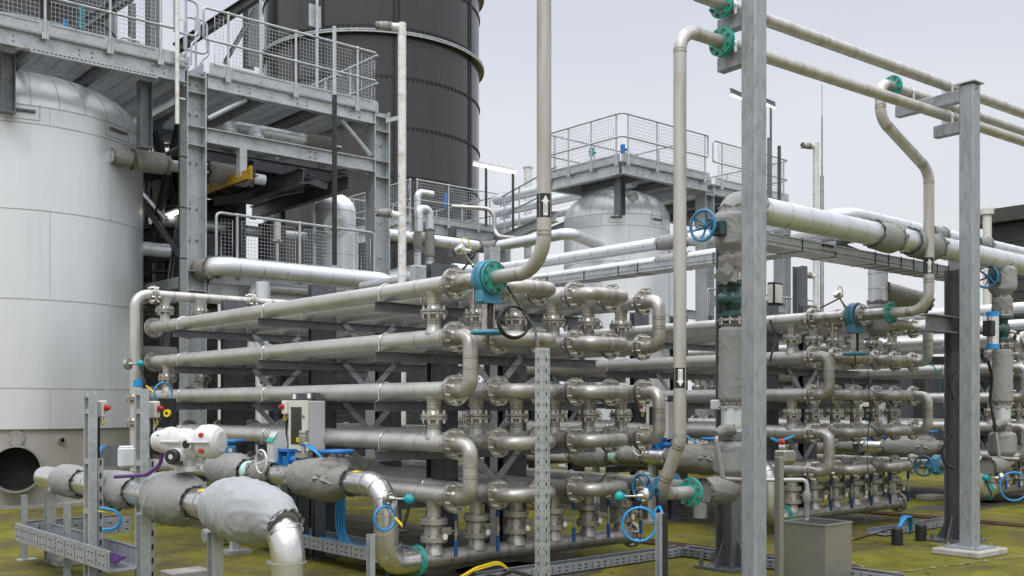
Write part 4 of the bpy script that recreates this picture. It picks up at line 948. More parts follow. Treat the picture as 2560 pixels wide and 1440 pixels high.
m = MB(); m.lathe(q+Z*1.13-e*.03, e, [(0, .12), (.09, .12), (.09, 0)], 28, 0); m.bolts(q+Z*1.13+e*.06, e, .095, 6, .01, .03, 1); m.build('blind_flange', [M['sump'], M['bolt_d']], tk)
t2_ = t+R(19); e2_ = Vector((math.cos(t2_), math.sin(t2_), 0)); m = MB(); m.lathe(TC+e2_*2.0+Z*1.08, e2_, [(0, .055), (.08, .055), (.08, .035)], 16, 0); m.lathe(TC+e2_*2.0+Z*1.08, e2_, [(.05, .04), (.05, 0)], 16, 1); m.build('drain_stub', [M['sump'], M['gap']], tk)
tank(Vector((2.78, 27.2, 0)), 1.40, 1.2, 6.5, .82, 'smaller silver domed tank behind the hooked riser pipe, under the right hand platform', [2.6, 4.0, 5.3, 6.2], gores=26)
tank(Vector((-2.6, 31.2, 0)), 1.6, 1.2, 5.2, .7, 'silver tank mostly hidden below the far middle platform', [2.6, 4.0])
# ---- left platforms and their columns
CA = Vector((-5.61, 18.0, 0)); ZD = 7.52
def bigcol(c, zt, label, stiff):
    rt = root('steel_column', c, label, 'column', 'heavy H section columns')
    m = MB(); m.ibeam(c, c+Z*zt, .36, .34, .016, .024, U)
    for z in stiff:
        for s_ in (-.065, .065): m.lathe(c-V*.008+U*s_+Z*z, -V, [(0, .022), (.018, .022), (.02, 0)], 8, 1)
    m.build('post', [M['galv'], M['bolt_d']], rt)
    for z in (3.66, 4.0, 6.2, 6.52, 7.12, 7.4):
        if z < zt: m = MB(); m.box(c-V*.089+Z*z, .155, .08, .007); m.build('stiffener', M['galv'], rt)
    return rt
bigcol(CA, 7.52, 'heavy H section column with bolts, right of the largest silver tank', (4.55, 5.1, 5.9, 6.75, 7.28, 2.9))
bigcol(CA+U*3.86, 7.52, 'heavy H section column left of the dark silo and the bent foil pipe', (4.6, 5.3, 6.85, 7.3))
for a, lab in ((0, 'left rear column in the shade under the left deck'), (3.86, 'right rear column in the shade under the left deck')):
    m = MB(); c = CA+U*a+V*4.2; m.ibeam(c, c+Z*7.2, .3, .3, .014, .02, U); tag(m.build('steel_column', M['galv_m']), lab, 'column', 'rear columns')
PA = CA-U*6.2-V*.25
rt = root('steel_platform', PA+Z*ZD, 'galvanised walkway with mesh railings over the largest silver tank', 'platform', 'galvanised platforms')
deckbeams(rt, PA, 5.95, 3.6, ZD, .28, 5)
railing(rt, PA+Z*ZD-V*.09, PA+U*5.6+Z*ZD-V*.09, [.1, .29, .47, .65, .83, .98], loops=(0, 1))
railing(rt, PA+Z*ZD+V*3.6, PA+U*5.9+Z*ZD+V*3.6, [.1, .4, .7, .98], st=.08)
for dx, dv in ((3.2, .35), (5.38, .35)):
    m = MB(); c = PA+U*dx+V*dv; m.ibeam(c+Z*(ZD-.32), c+Z*(ZD-1.25 if dx < 4 else ZD-1.45), .2, .2, .01, .014, U); m.box(c+Z*(ZD-1.26 if dx < 4 else ZD-1.46), .11, .11, .01); m.build('bracket_leg', M['galv_d'], rt)
m = MB(); m.box(PA+U*4.4-V*.15+Z*(ZD-.36), 1.0, .03, .03)
for i in range(30): m.box(PA+U*(3.45+i*.065)-V*.181+Z*(ZD-.355), .018, .001, .008, mi=1)
m.build('slotted_rail', [M['galv'], M['gap']], rt)
PB = CA+U*.22-V*.12
rb = root('steel_platform', PB+Z*ZD, 'galvanised deck with mesh railings between the two heavy columns, left of the dark silo', 'platform', 'galvanised platforms')
deckbeams(rb, PB, 3.5, 4.0, ZD, .25, 3)
railing(rb, PB+Z*ZD-V*.09, PB+U*3.45+Z*ZD-V*.09, [.1, .49, .88], loops=(1, 0))
railing(rb, PB+U*3.55+Z*ZD, PB+U*3.55+V*4+Z*ZD, [.25, .5, .75, 1])
railing(rb, PB+V*4+Z*ZD, PB+V*4+U*3.5+Z*ZD, [.1, .5, .9], st=.08)
for a, z, nm in ((0, 6.4, 'lower_beam'),):
    m = MB(); m.ibeam(PB-U*.03+Z*z, PB+U*3.45+Z*z, .26, .16, .01, .018)
    for s_ in (-.06, .06):
        for q in (-.05, .05): m.lathe(PB+U*(2.1+s_)-V*.006+Z*(z+q), -V, [(0, .017), (.015, .017), (.015, 0)], 6, 1)
    m.build(nm, [M['galv'], M['bolt_d']], rb)
for p, q in ((PB+U*.02+Z*6.72, PB+U*.75+Z*7.2), (PB+U*2.75+Z*7.2, PB+U*3.42+Z*6.62), (PB+U*.1+V*2+Z*5.2, PB+U*.1+V*4+Z*6.4)):
    m = MB(); m.cyl(p+V*.05, q+V*.05, .045, 12); m.build('brace_tube', M['galv'], rb)
for b in (1.0, 2.1, 3.2, 4.1):
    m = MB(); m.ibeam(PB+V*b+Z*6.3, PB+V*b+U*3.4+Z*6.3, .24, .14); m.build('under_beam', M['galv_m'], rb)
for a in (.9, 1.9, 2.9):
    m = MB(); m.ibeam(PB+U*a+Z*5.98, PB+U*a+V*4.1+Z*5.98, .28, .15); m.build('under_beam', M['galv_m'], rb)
m = MB(); m.box(PB+U*1.7+V*2.6+Z*6.46, 1.7, 1.5, .01); m.build('middle_deck', M['grate'], rb)
m = MB(); m.ibeam(PB+U*.62-V*.05+Z*6.26, PB+U*.62-V*.05+Z*5.75, .14, .14, .01, .012, V); m.build('hanger', M['galv'], rb)
# lower floor with railing
ZF = 3.86; rl = root('steel_platform', PB+Z*ZF, 'lower floor with a mesh hoop railing between the heavy columns, above the long clad pipe', 'platform', 'galvanised platforms')
deckbeams(rl, PB, 3.5, 4.0, ZF, .26, 3)
railing(rl, PB+U*.12+Z*(ZF+.2)-V*.09, PB+U*3.42+Z*(ZF+.2)-V*.09, [.12, .50, .88], h=1.0, low=.12, panels='frame', r=.026)
m = MB(); m.box(PB+U*1.2+V*3.9+Z*5.0, 1.3, .05, 1.1); m.build('shade_panel', M['dark'], rl)  # dark panel added, stands for the shade behind the hoop railing
# equipment in the shade
m = MB(); o = PB+U*.9+V*2.4+Z*(ZF+.02)
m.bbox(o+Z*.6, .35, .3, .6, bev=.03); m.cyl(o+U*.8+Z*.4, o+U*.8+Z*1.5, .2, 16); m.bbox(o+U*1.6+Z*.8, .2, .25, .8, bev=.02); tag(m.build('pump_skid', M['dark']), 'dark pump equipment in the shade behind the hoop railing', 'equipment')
o = X(693, 19.6, ZF); m = MB(); m.cyl(o, o+Z*.9, .03, 10); m.bbox(o+Z*1.15, .06, .06, .2, bev=.02); m.box(o+Z*.95, .09, .03, .02); tag(m.build('indicator_post', M['cream']), 'cream indicator post behind the hoop railing', 'post')
# vessel
vc = X(836, 22.3, 0); vs_ = root('small_vessel', vc+Z*ZF, 'small silver domed vessel with a cream round cover, behind the hoop railing', 'vessel')
m = MB(); m.lathe(vc, Z, [(ZF, .46), (5.85, .46)], 48); m.build('shell', M['tank'], vs_)
m = MB(); m.lathe(vc, Z, [(5.85+.42*math.sin(R(a)), .46*math.cos(R(a))+.002) for a in range(0, 91, 9)], 48, 0, False); m.build('dome', M['tank'], vs_)
m = MB(); e = Vector((.25, -1, 0)).normalized(); m.lathe(vc+e*.4+Z*5.5, e, [(0, .26), (.09, .26), (.1, .2), (.1, .13), (.2, .13)], 32, 0); m.lathe(vc+e*.4+Z*5.5, e, [(.2, .13), (.2, .15), (.225, .15), (.225, 0)], 28, 1); m.build('round_cover', [M['clad'], M['cream']], vs_)
m = MB()
for z in (5.85, 5.55, 4.9, 4.4): m.lathe(vc, Z, [(z-.005, .46), (z-.005, .465), (z+.005, .465), (z+.005, .46)], 48)
struct(m.build('seam_rings', M['seam'], vs_), 'stuff')
# jacketed pipe line beside the tank and under the deck
o = CA+V*.45+Z*5.92; jp = root('insulated_pipe', o, 'padded grey pipe running from the largest silver tank past the heavy column', 'pipe', 'insulated pipes under the left deck')
m = MB(); m.cyl(o-U*1.25, o+U*1.6, .1, 20); m.build('pipe_body', M['clad'], jp)
for a, b, r, s_ in ((-1.22, -.85, .14, 1), (-.86, -.28, .19, 2), (.5, 1.3, .19, 3)): jk(jp, [o+U*a, o+U*(a+.06), o+U*(b-.08), o+U*b], [r*.85, r, r, r*.8], 'jacketd', .05, s_)
m = MB(); m.lathe(o+U*.36, U, [(-.1, .1), (-.1, .15), (.1, .15), (.1, .1)], 24, 0)
for k in range(6):
    t = R(60*k+20); e = V*math.cos(t)+Z*math.sin(t); f = e.cross(U); m.box(o+U*.36+e*.151, .07, .02, .001, (U, f, e), 1)
m.build('marker_band', [M['ink'], M['paper']], jp)
for k in (0, 1):
    o = PB+U*(.95+k*.28)+V*(1.3-k*.5)+Z*(7.02-k*.14); q_ = root('insulated_pipe', o, ('rear silver pipe' if k == 0 else 'front silver pipe')+' with grey jackets lying under the left deck', 'pipe', 'insulated pipes under the left deck')
    clad(q_, [o-V*.5-U*.1+Z*-.35, o+U*.05, o+U*1.3], .13, .25, .4); jk(q_, [o+U*1.15, o+U*1.2, o+U*1.75, o+U*1.85], [.13, .16, .16, .12], 'jacketd', .05, k)
m = MB(); a = P(622, 436, 18.2); b = a+V*2.0; m.bar(a, b, .06, .17, Z, 0)
for k in range(14): m.bar(a.lerp(b, (k+.15)/14)-Z*.087, a.lerp(b, (k+.6)/14)-Z*.087, .062, .02, Z, 1)
m.box(a-U*.0+Z*.02-V*.06, .02, .05, .12, mi=0); tag(m.build('lifting_beam', [M['ochre'], M['ink']]), 'yellow lifting beam with black dashes under the left deck', 'beam')
# long clad pipe in front of the lower floor
o = PB-V*.42+Z*4.08; cp = root('insulated_pipe', o, 'long clad pipe with an elbow at each end, below the hoop railing', 'pipe', 'insulated pipes under the left deck')
clad(cp, [o+V*.9-Z*.05, o-U*0.05, o+U*3.55, o+U*3.55-V*.5-Z*.7], .165, .28, .46)
jk(cp, [o+V*.95-U*.08-Z*.05, o+V*.6-U*.08-Z*.05, o+V*.15-U*.03-Z*.03], [.16, .2, .19], 'jacketd', .05, 5)
for a in (.9, 3.0): m = MB(); m.bar(o+U*a-Z*.5, o+U*a-Z*.18, .05, .16, U); m.build('support_foot', M['galv'], cp)
o = PB+U*.75-V*.2+Z*3.8; cq = root('insulated_pipe', o, 'thinner clad pipe under the long clad pipe, turning down at its left end', 'pipe', 'insulated pipes under the left deck')
clad(cq, [o-Z*1.2, o+Z*.0, o+U*2.6], .085, .2, .4)
# stairs in the shade beside the tank
s0 = X(352, 19.6, 2.2); s1 = X(450, 21.2, 7.2); stt = root('stair_flight', s0, 'dark steel stair flight between the largest silver tank and the heavy column', 'stairs')
sdv = (s1-s0); hv = Vector((sdv.x, sdv.y, 0)).normalized(); pv = hv.cross(Z)
for k in (-.4, .4):
    m = MB(); m.bar(s0+pv*k, s1+pv*k, .02, .24, Z); m.build('stringer', M['galv_d'], stt)
    m = MB(); m.tube([s0+pv*k+Z*1.0, s1+pv*k+Z*1.0], .022, 8); m.tube([s0+pv*k+Z*.55, s1+pv*k+Z*.55], .02, 8)
    for i in range(6): c = s0.lerp(s1, i/5)+pv*k; m.cyl(c, c+Z*1.0, .02, 6)
    m.build('handrail', M['galv_d'], stt)
for i in range(1, 22):
    m = MB(); c = s0.lerp(s1, i/22)+Z*.05; m.box(c, .12, .39, .015, (hv, pv, Z)); m.build('tread', M['galv_d'], stt)
for (a, b, Y, lab) in (((366, 250), (455, 560), 20.6, 'dark diagonal brace falling to the right between tank and heavy column'), ((452, 300), (362, 690), 20.0, 'dark diagonal brace falling to the left beside the largest silver tank')):
    m = MB(); m.ibeam(P(*a, Y), P(*b, Y), .14, .14); tag(m.build('diagonal_brace', M['dark']), lab, 'brace', 'dark diagonal braces')
m = MB(); c = X(413, 21, 0); m.ibeam(c, c+Z*5.4, .16, .16); tag(m.build('steel_column', M['galv_d']), 'thin shaded post behind the stair flight beside the heavy column', 'column')
# tower steel behind the left platform
for (a, b, Y, w, lab) in (((212, 62), (325, -12), 22, .2, 'diagonal beam behind the left railing, rising right'), ((440, 122), (650, -15), 23, .2, 'long dark diagonal beam behind the deck railing, rising to the right'), ((560, 160), (640, 20), 24, .08, 'thin diagonal rod behind the deck railing'), ((628, 170), (628, -20), 24.5, .3, 'grey tower column right of the gap of sky'), ((384, 140), (384, -20), 23, .28, 'grey tower column behind the end of the left railing'), ((330, 10), (330, 130), 24, .14, 'slim shaded tower post behind the left railing')):
    m = MB(); m.ibeam(P(*a, Y), P(*b, Y), w, w, .012, .016, V if abs(a[0]-b[0]) < 5 else Z); tag(m.build('tower_beam', M['galv_d'] if a[0] not in (440,) else M['dark']), lab, 'beam', 'tower steel behind the platforms')
for (px, Y, y0, y1, lab) in ((652, 19.4, 190, -20, 'tall lamp pole on the left deck, left one'), (793, 20.3, 225, -20, 'tall lamp pole with a sign plate on the left deck'),):
    m = MB(); m.cyl(P(px, y0, Y), P(px, y1, Y), .03, 10)
    if px == 793: m.box(P(px-2, 38, Y)+V*.06, .13, .01, .22)
    tag(m.build('deck_pole', M['galv']), lab, 'pole', 'deck poles')
m = MB(); c = P(163, 80, 17.6); m.cyl(c-Z*.15, c+Z*.05, .07, 14); m.cyl(c+Z*.05, c+Z*.2, .045, 12); tag(m.build('gas_detector', M['blue2']), 'blue device behind the railing over the largest silver tank', 'device')
m = MB()
for k in range(7): m.tube([P(196+random.uniform(0, 18), 15+k*9+random.uniform(-6, 6), 16.9) for _ in range(6)], .012, 6)
tag(m.build('rope_bundle', M['tealb']), 'tangled teal rope on the railing over the largest silver tank', 'rope')
# conduits
def conduit(px, Y, y0, y1, r, mt, lab, mat2=None, ysp=None):
    m = MB(); m.cyl(P(px, y0, Y), P(px, y1, Y), r, 12)
    if mat2: m.cyl(P(px, ysp, Y)-V*.005, P(px, y0, Y)-V*.005, r*1.25, 10, 1)
    for k in range(3): c = P(px, y1+(y0-y1)*(.2+.3*k), Y); m.box(c+U*.07, .07, .01, .012)
    tag(m.build('conduit', [M[mt]]+([M[mat2]] if mat2 else [])), lab, 'conduit', 'upright conduits')
conduit(443, 17.4, 310, -20, .036, 'white_p', 'white conduit in front of the heavy column beside the largest tank')
conduit(448, 17.5, 730, 305, .012, 'black', 'thin black cable clipped down the heavy column')
conduit(836, 17.9, 662, 66, .034, 'galv', 'slim upright strut with black cable in front of the left deck', 'black', 238)
# bent foil pipes
def foilpipe(px, Y, y0, yt, dx, yb, r, lab):
    b = X(px, Y, 0); r_ = root('foil_pipe', b, lab, 'pipe', 'upright foil pipes'); zt = zat(yt, Y); q = -U*.55+V*.3; q.normalize()
    m = MB(); m.tube([b, b+Z*zt], r, 20); m.tube([b+Z*(zt-r)+U*r*.5, b+q*dx+Z*(zt-r)], r*.95, 18)
    zb_ = zat(yb, Y); m.tube([b+Z*zb_, b+q*dx*.9+Z*(zb_+.05)], r*.85, 16); m.build('pipe_body', M['white_p'], r_)
    m = MB(); z = .8
    while z < zt: m.lathe(b, Z, [(z-.006, r), (z-.006, r+.003), (z+.006, r+.003), (z+.006, r)], 20); z += 1.0
    struct(m.build('pipe_seams', M['strap'], r_), 'stuff')
    for z in (zt-r, zb_+.04): jk(r_, [b+q*dx*.6+Z*z, b+q*(dx*.65)+Z*z, b+q*(dx+.04)+Z*z], [r, r*1.12, r*.9], 'jacket', .1, 3, 20)
foilpipe(1005, 17.0, 700, 58, .36, 540, .068, 'tall pale foil pipe with a bent top, just right of the heavy column')
foilpipe(2040, 25.0, 800, 358, .3, 692, .075, 'distant pale foil pipe with a bent top between the box columns')
m = MB(); a = P(966, 302, 17.2); m.bar(a, P(1000, 294, 17.05), .02, .07); tag(m.build('pipe_bracket', M['galv']), 'flat bracket tying the tall foil pipe to the heavy column', 'bracket')
# ---- dark silo of bolted panels
def silo(c, Rr, zt, label, strips):
    rt = root('bolted_silo', c, label, 'silo', 'dark bolted silos')
    m = MB(); m.lathe(c, Z, [(0, Rr), (zt, Rr), (zt+1.5, .1)], 128); m.build('shell', M['silo'], rt)
    zs = [1.0+1.75*k for k in range(int(zt/1.75))]
    to = math.atan2(-c.y, -c.x)
    for z in zs:
        m = MB(); m.lathe(c, Z, [(z-.025, Rr), (z-.025, Rr+.012), (z+.025, Rr+.012), (z+.025, Rr)], 128, 0)
        for k in range(70): t = to-1.6+3.2*k/69; e = Vector((math.cos(t), math.sin(t), 0)); m.box(c+e*(Rr+.02)+Z*(z-.05), .03, .02, .035, (Vector((-e.y, e.x, 0)), e, Z), 0)
        m.build('panel_joint', M['silob'], rt)
    for t in strips:
        t = to+t; e = Vector((math.cos(t), math.sin(t), 0)); f = Vector((-e.y, e.x, 0)); m = MB(); m.box(c+e*(Rr+.008)+Z*zt/2, .13, .006, zt/2, (f, e, Z), 1)
        for i in range(int(zt/.11)):
            for s_ in (-.08, .08): m.box(c+e*(Rr+.02)+f*s_+Z*(i*.11+.05), .034, .022, .034, (f, e, Z), 0)
        m.build('bolt_strip', [M['silob'], M['silo']], rt)
    for z in (14.75, 17.6):
        m = MB(); m.lathe(c, Z, [(z-.02, Rr), (z-.02, Rr+.2), (z+.02, Rr+.2), (z+.02, Rr)], 128, 0); m.lathe(c, Z, [(z-.06, Rr+.2), (z+.06, Rr+.2), (z+.06, Rr+.19)], 128, 1); m.build('stiffener_ring', [M['galv_d'], M['galv']], rt)
silo(X(932, 40, 0), 4.15, 22, 'tall dark brown silo of bolted curved panels in the middle distance', (-1.02, .2, 1.05, -.45))
silo(X(20, 46, 0), 4.6, 22, 'dark silo behind the railings at the top left corner', (-.6, .3))
# ---- far right platform and its steel
PC = Vector((2.61, 24.3, 0)); ZC = 7.47
rc = root('steel_platform', PC+Z*ZC, 'square platform with mesh railings on top of the smaller domed tank', 'platform', 'galvanised platforms')
deckbeams(rc, PC, 3.2, 2.5, ZC, .28, 3)
railing(rc, PC+U*.12+Z*ZC-V*.09, PC+U*3.0+Z*ZC-V*.09, [.0, .36, .72, 1], st=.075, loops=(0, 1), wr=.0036); railing(rc, PC+V*.1+Z*ZC-U*.09, PC+V*2.5+Z*ZC-U*.09, [.0, .35, .68, 1], st=.075, wr=.0036)
railing(rc, PC+V*2.5+Z*ZC, PC+U*3.2+V*2.5+Z*ZC, [.05, .5, .95], panels=False); railing(rc, PC+U*3.2+Z*ZC+V*.8, PC+U*3.2+V*2.5+Z*ZC, [.05, .5, .95], panels=False)
m = MB()
for z in (1.1, .55): m.tube(fil([PC+U*.14-V*.09+Z*(ZC+z), PC-U*.09-V*.09+Z*(ZC+z), PC-U*.09+V*.12+Z*(ZC+z)], .15, 4), .0235, 8)
struct(m.build('corner_rail', M['galv'], rc), 'stuff')
m = MB(); c = PC+U*.35+V*.4; m.ibeam(c+Z*(ZC-.3), c+Z*(ZC-1.2), .2, .2, .01, .014, U); m.build('bracket_leg', M['galv_d'], rc)
for (px, py, nm, lab, r_) in ((1478, 390, 'tealb', 'small teal sensor on the platform over the smaller domed tank', .05), (1557, 382, 'blue2', 'blue device at the corner of the platform over the smaller domed tank', .06)):
    c = P(px, py, 25.5); m = MB(); m.cyl(c-Z*.35, c+Z*.02, r_*.6, 10, 1); m.cyl(c, c+Z*.2, r_, 12); m.cyl(c-U*.06+Z*.1, c+U*.16+Z*.1, r_*.6, 10); tag(m.build('gas_detector', [M[nm], M['galv']]), lab, 'device')
c = PC+U*3.42; bigcol(c+V*.25, 7.3, 'heavy column at the right end of the platform over the smaller domed tank', (4.5, 5.5, 6.9)); 
PD = PC+U*3.7+V*.2; rd = root('steel_platform', PD+Z*ZC, 'far deck with mesh railings behind the tallest box column', 'platform', 'galvanised platforms')
deckbeams(rd, PD, 3.3, 3.4, ZC, .25, 3); railing(rd, PD+Z*ZC-V*.09, PD+U*3.2+Z*ZC-V*.09, [.08, .5, .95], st=.075, loops=(1, 0), wr=.0036); railing(rd, PD+U*3.3+Z*ZC, PD+U*3.3+V*3.2+Z*ZC, [.3, .65, 1], st=.075, wr=.0036)
c = PD+U*3.4+V*.2; bigcol(c, 7.2, 'far heavy column between the two box columns', (5, 6))
m = MB(); m.ibeam(PD+Z*4.4, PD+U*3.3+Z*4.4, .26, .16); m.ibeam(PD+V*3+Z*4.4, PD+V*3+U*3.3+Z*4.4, .26, .16); m.build('lower_beam', M['galv'], rd)
m = MB(); o = PD+V*.6+U*.4+Z*6.1; m.tube(fil([o-U*1.2-Z*2.5, o-U*1.2, o+U*3.0], .35), .2, 20); tag(m.build('insulated_pipe', M['clad']), 'large clad pipe under the far deck behind the tallest box column', 'pipe')
# far lower floor, stairs hoop
rt = root('steel_platform', PC+U*3.7+Z*2.9, 'far low walkway with a hoop railing right of the tallest box column', 'platform', 'galvanised platforms')
deckbeams(rt, PC+U*2.6-V*.3, 5.3, 3.0, 3.55, .24, 3); railing(rt, PC+U*2.7-V*.4+Z*3.6, PC+U*7.6-V*.4+Z*3.6, [.1, .3, .5, .7, .9], h=1.0, panels='frame', st=.08)
# ---- far middle platform
PM = X(1035, 28.6, 0); ZM2 = 6.85
rm = root('steel_platform', PM+Z*ZM2, 'far middle platform with mesh railings in front of the dark silo', 'platform', 'galvanised platforms')
deckbeams(rm, PM, 3.2, 3.4, ZM2, .3, 3)
railing(rm, PM+U*.05+Z*ZM2-V*.09, PM+U*3.1+Z*ZM2-V*.09, [.0, .36, .72, 1], st=.08, wr=.0038); railing(rm, PM+V*.05+Z*ZM2-U*.09, PM+V*3.4+Z*ZM2-U*.09, [.0, .35, .68, 1], st=.08, wr=.0038); railing(rm, PM+V*3.4+Z*ZM2, PM+U*3.2+V*3.4+Z*ZM2, [.05, .5, .95], panels=False); railing(rm, PM+U*3.2+Z*ZM2+V*.4, PM+U*3.2+V*3.4+Z*ZM2, [.05, .5, .95], panels=False)
m = MB()
for a in (.2, 1.2, 2.9): m.ibeam(PM+U*a-V*.2+Z*(ZM2-.15), PM+U*a-V*.2+Z*(ZM2-.95), .18, .16, .01, .014, U)
struct(m.build('hangers', M['galv_d'], rm), 'stuff')
c = PM+U*3.4; m = MB(); m.cyl(c, c+Z*(ZM2+1.2), .13, 20); tag(m.build('steel_post', M['galv']), 'round grey post at the right end of the far middle platform', 'post')
m = MB(); c = P(1115, 500, 29.5); m.cyl(c-Z*.25, c+Z*.1, .08, 12); m.cyl(c+Z*.1, c+Z*.2, .05, 12); tag(m.build('gas_detector', M['blue2']), 'blue device behind the railing of the far middle platform', 'device')
# walkway bridging to the right of it
PE = PM+U*3.9+V*.3; re_ = root('steel_platform', PE+Z*6.3, 'narrow bridge walkway between the far middle platform and the smaller domed tank', 'platform', 'galvanised platforms')
pe1 = P(1390, 575, 25.8); pe0 = P(1255, 600, 29.5); dd = (pe1-pe0); dd.z = 0; pe1.z = pe0.z
m = MB(); m.ibeam(pe0, pe1, .26, .16); m.ibeam(pe0+U*.9, pe1+U*.9, .26, .16); m.build('edge_beams', M['galv'], re_)
railing(re_, pe0+Z*.15, pe1+Z*.15, [.05, .35, .7], panels=False)
for k in range(3):
    a = P(1240, 500+k*32, 30.5-k*.2); r_ = .15-.012*k; d_ = -V; q_ = root('insulated_pipe', a, ('topmost', 'middle', 'lowest')[k]+' of three stacked clad pipes beside the far middle platform', 'pipe', 'stacked far clad pipes'); clad(q_, [a, a+d_*5.5], r_, .2, .6)
m = MB(); c = X(1320, 31, 0); m.cyl(c, c+Z*zat(418, 31), .12, 18); m.lathe(c+Z*zat(418, 31), Z, [(-.03, .12), (-.03, .15), (.02, .15), (.02, 0)], 18); tag(m.build('vent_pipe', M['white_p']), 'capped pale vent pipe left of the tallest beige riser', 'pipe')
# clad runs in front of the far middle platform
a = P(1060, 598, 25.0); b = a+U*2.05; c = b-V*3.0; q_ = root('insulated_pipe', a, 'clad pipe with a corner, crossing below the far middle platform', 'pipe', 'far clad pipes')
tq = Vector((2.78, 27.2, c.z)); clad(q_, [a-U*1.2, b, c, c+(tq-c).normalized()*((tq-c).length-1.3)], .135, .2, .42)
jk(q_, [a-U*.4, a-U*.3, a+U*.1, a+U*.2], [.13, .16, .16, .13], 'jacketd', .06, 1); jk(q_, fil([b-U*.35, b, b-V*.4], .2, 5), lambda t: .155, 'jacketd', .05, 2)
for (px, Y, y0, y1, r_, lab) in ((1044, 22.5, 690, 480, .075, 'left of two upright clad pipes below the far middle platform'), (1074, 22.0, 700, 525, .09, 'right of two upright clad pipes, with a hooked top and a brown band')):
    a = P(px, y0, Y); b = P(px, y1, Y); q_ = root('insulated_pipe', a, lab, 'pipe', 'far clad pipes'); clad(q_, [a, b, b+(U*.4 if px == 1044 else -U*.28)]+([] if px == 1044 else [b-U*.28-Z*.5]), r_, .12, .3)
    jk(q_, [a.lerp(b, .3), a.lerp(b, .35), a.lerp(b, .7)], [r_, r_*1.25, r_*1.1], 'jacketd', .06, px)
    if px == 1074: m = MB(); c = P(px, 680, Y); m.lathe(c, Z, [(-.09, r_+.002), (.09, r_+.002)], 20, 0); [m.box(c-V*(r_+.004)*math.cos(t)+U*(r_+.004)*math.sin(t), .012, .002, .05, (U*math.cos(t)+V*math.sin(t), -V*math.cos(t)+U*math.sin(t), Z), 1) for t in (-.9, -.3, .3, .9)]; m.build('marker_band', [M['rust'], M['paper']], q_)
a = P(985, 703, 17.6); q_ = root('insulated_pipe', a, 'slim clad pipe with a purple band, behind the top of the nearest exchanger', 'pipe', 'far clad pipes'); clad(q_, [a+V*1.0, a-V*1.6], .075, .1, .3); m = MB(); m.lathe(a-V*.95, V, [(-.09, .077), (.09, .077)], 20); m.build('purple_band', M['purple'], q_)
m = MB(); m.tube(fil([P(1130, 516, 27), P(1236, 522, 27), P(1236, 590, 27), P(1290, 596, 26.5)], .3), .055, 12); tag(m.build('thin_pipe', M['steel']), 'thin grey pipe with a step below the far middle platform', 'pipe')
# galvanised plates standing up behind the gate valve
c = X(1243, 12.4, 0); m = MB(); m.chan(c, c+Z*zat(620, 12.4), .12, .16, .01, V); tag(m.build('steel_column', M['galv']), 'bright galvanised post top just behind the nearest gate valve', 'column')
# ---- lamps and mast
a, b = P(1183, 408, 27), P(1290, 430, 27); m = MB(); r_ = root('strip_lamp', a, 'lit strip lamp on two posts left of the tallest beige riser', 'lamp', 'lit strip lamps')
m.bar(a+Z*.04, b+Z*.04, .1, .05); m.build('housing', M['white_p'], r_); m = MB(); m.bar(a-Z*.02, b-Z*.02, .09, .07); m.build('lit_tube', M['lit'], r_)
m = MB(); [m.bar(p-Z*.05, p-Z*1.6, .05, .05) for p in (a.lerp(b, .3), a.lerp(b, .93))]; struct(m.build('posts', M['dark'], r_), 'stuff')
a, b = P(410, 544, 20.5), P(446, 529, 20.0); r_ = root('strip_lamp', a, 'lit strip lamp in the shade beside the heavy column by the largest tank', 'lamp', 'lit strip lamps'); m = MB(); m.bar(a+Z*.05, b+Z*.05, .1, .04); m.build('housing', M['white_p'], r_); m = MB(); m.bar(a, b, .09, .05); m.build('lit_tube', M['lit'], r_)
for (p, q, lab) in ((P(1825, 230, 24), P(1862, 246, 24), 'strip lamp head just left of the tallest box column'), (P(1915, 256, 25), P(1938, 266, 25), 'strip lamp head just right of the tallest box column')):
    r_ = root('strip_lamp', p, lab, 'lamp', 'lit strip lamps'); m = MB(); m.bar(p, q, .1, .06); m.bar(p+Z*.08, q+Z*.08, .06, .03); m.build('housing', M['galv_d'], r_); m = MB(); m.bar(p-Z*.045, q-Z*.045, .08, .025); m.build('lit_tube', M['lit'], r_)
m = MB(); m.cyl(P(1927, 265, 25.05), P(1927, 520, 25.05), .03, 10); m.cyl(P(1923, 345, 25.05), P(1923, 500, 25.05), .05, 10); tag(m.build('lamp_pole', M['galv_d']), 'slim lamp pole right beside the tallest box column', 'pole')
c = X(2055, 26, 0); m = MB(); m.tube([c, c+Z*zat(440, 26), c+Z*zat(439, 26), c+Z*zat(290, 26), c+Z*zat(289, 26), c+Z*zat(212, 26)], [.05, .05, .025, .02, .01, .008], 8); tag(m.build('antenna_mast', M['galv_d']), 'thin tapering mast between the two box columns', 'mast')
m = MB(); m.cyl(P(1948, 365, 26), P(1948, 500, 26), .045, 10); tag(m.build('deck_pole', M['dark']), 'short dark pole on the far deck right of the tallest box column', 'pole', 'deck poles')
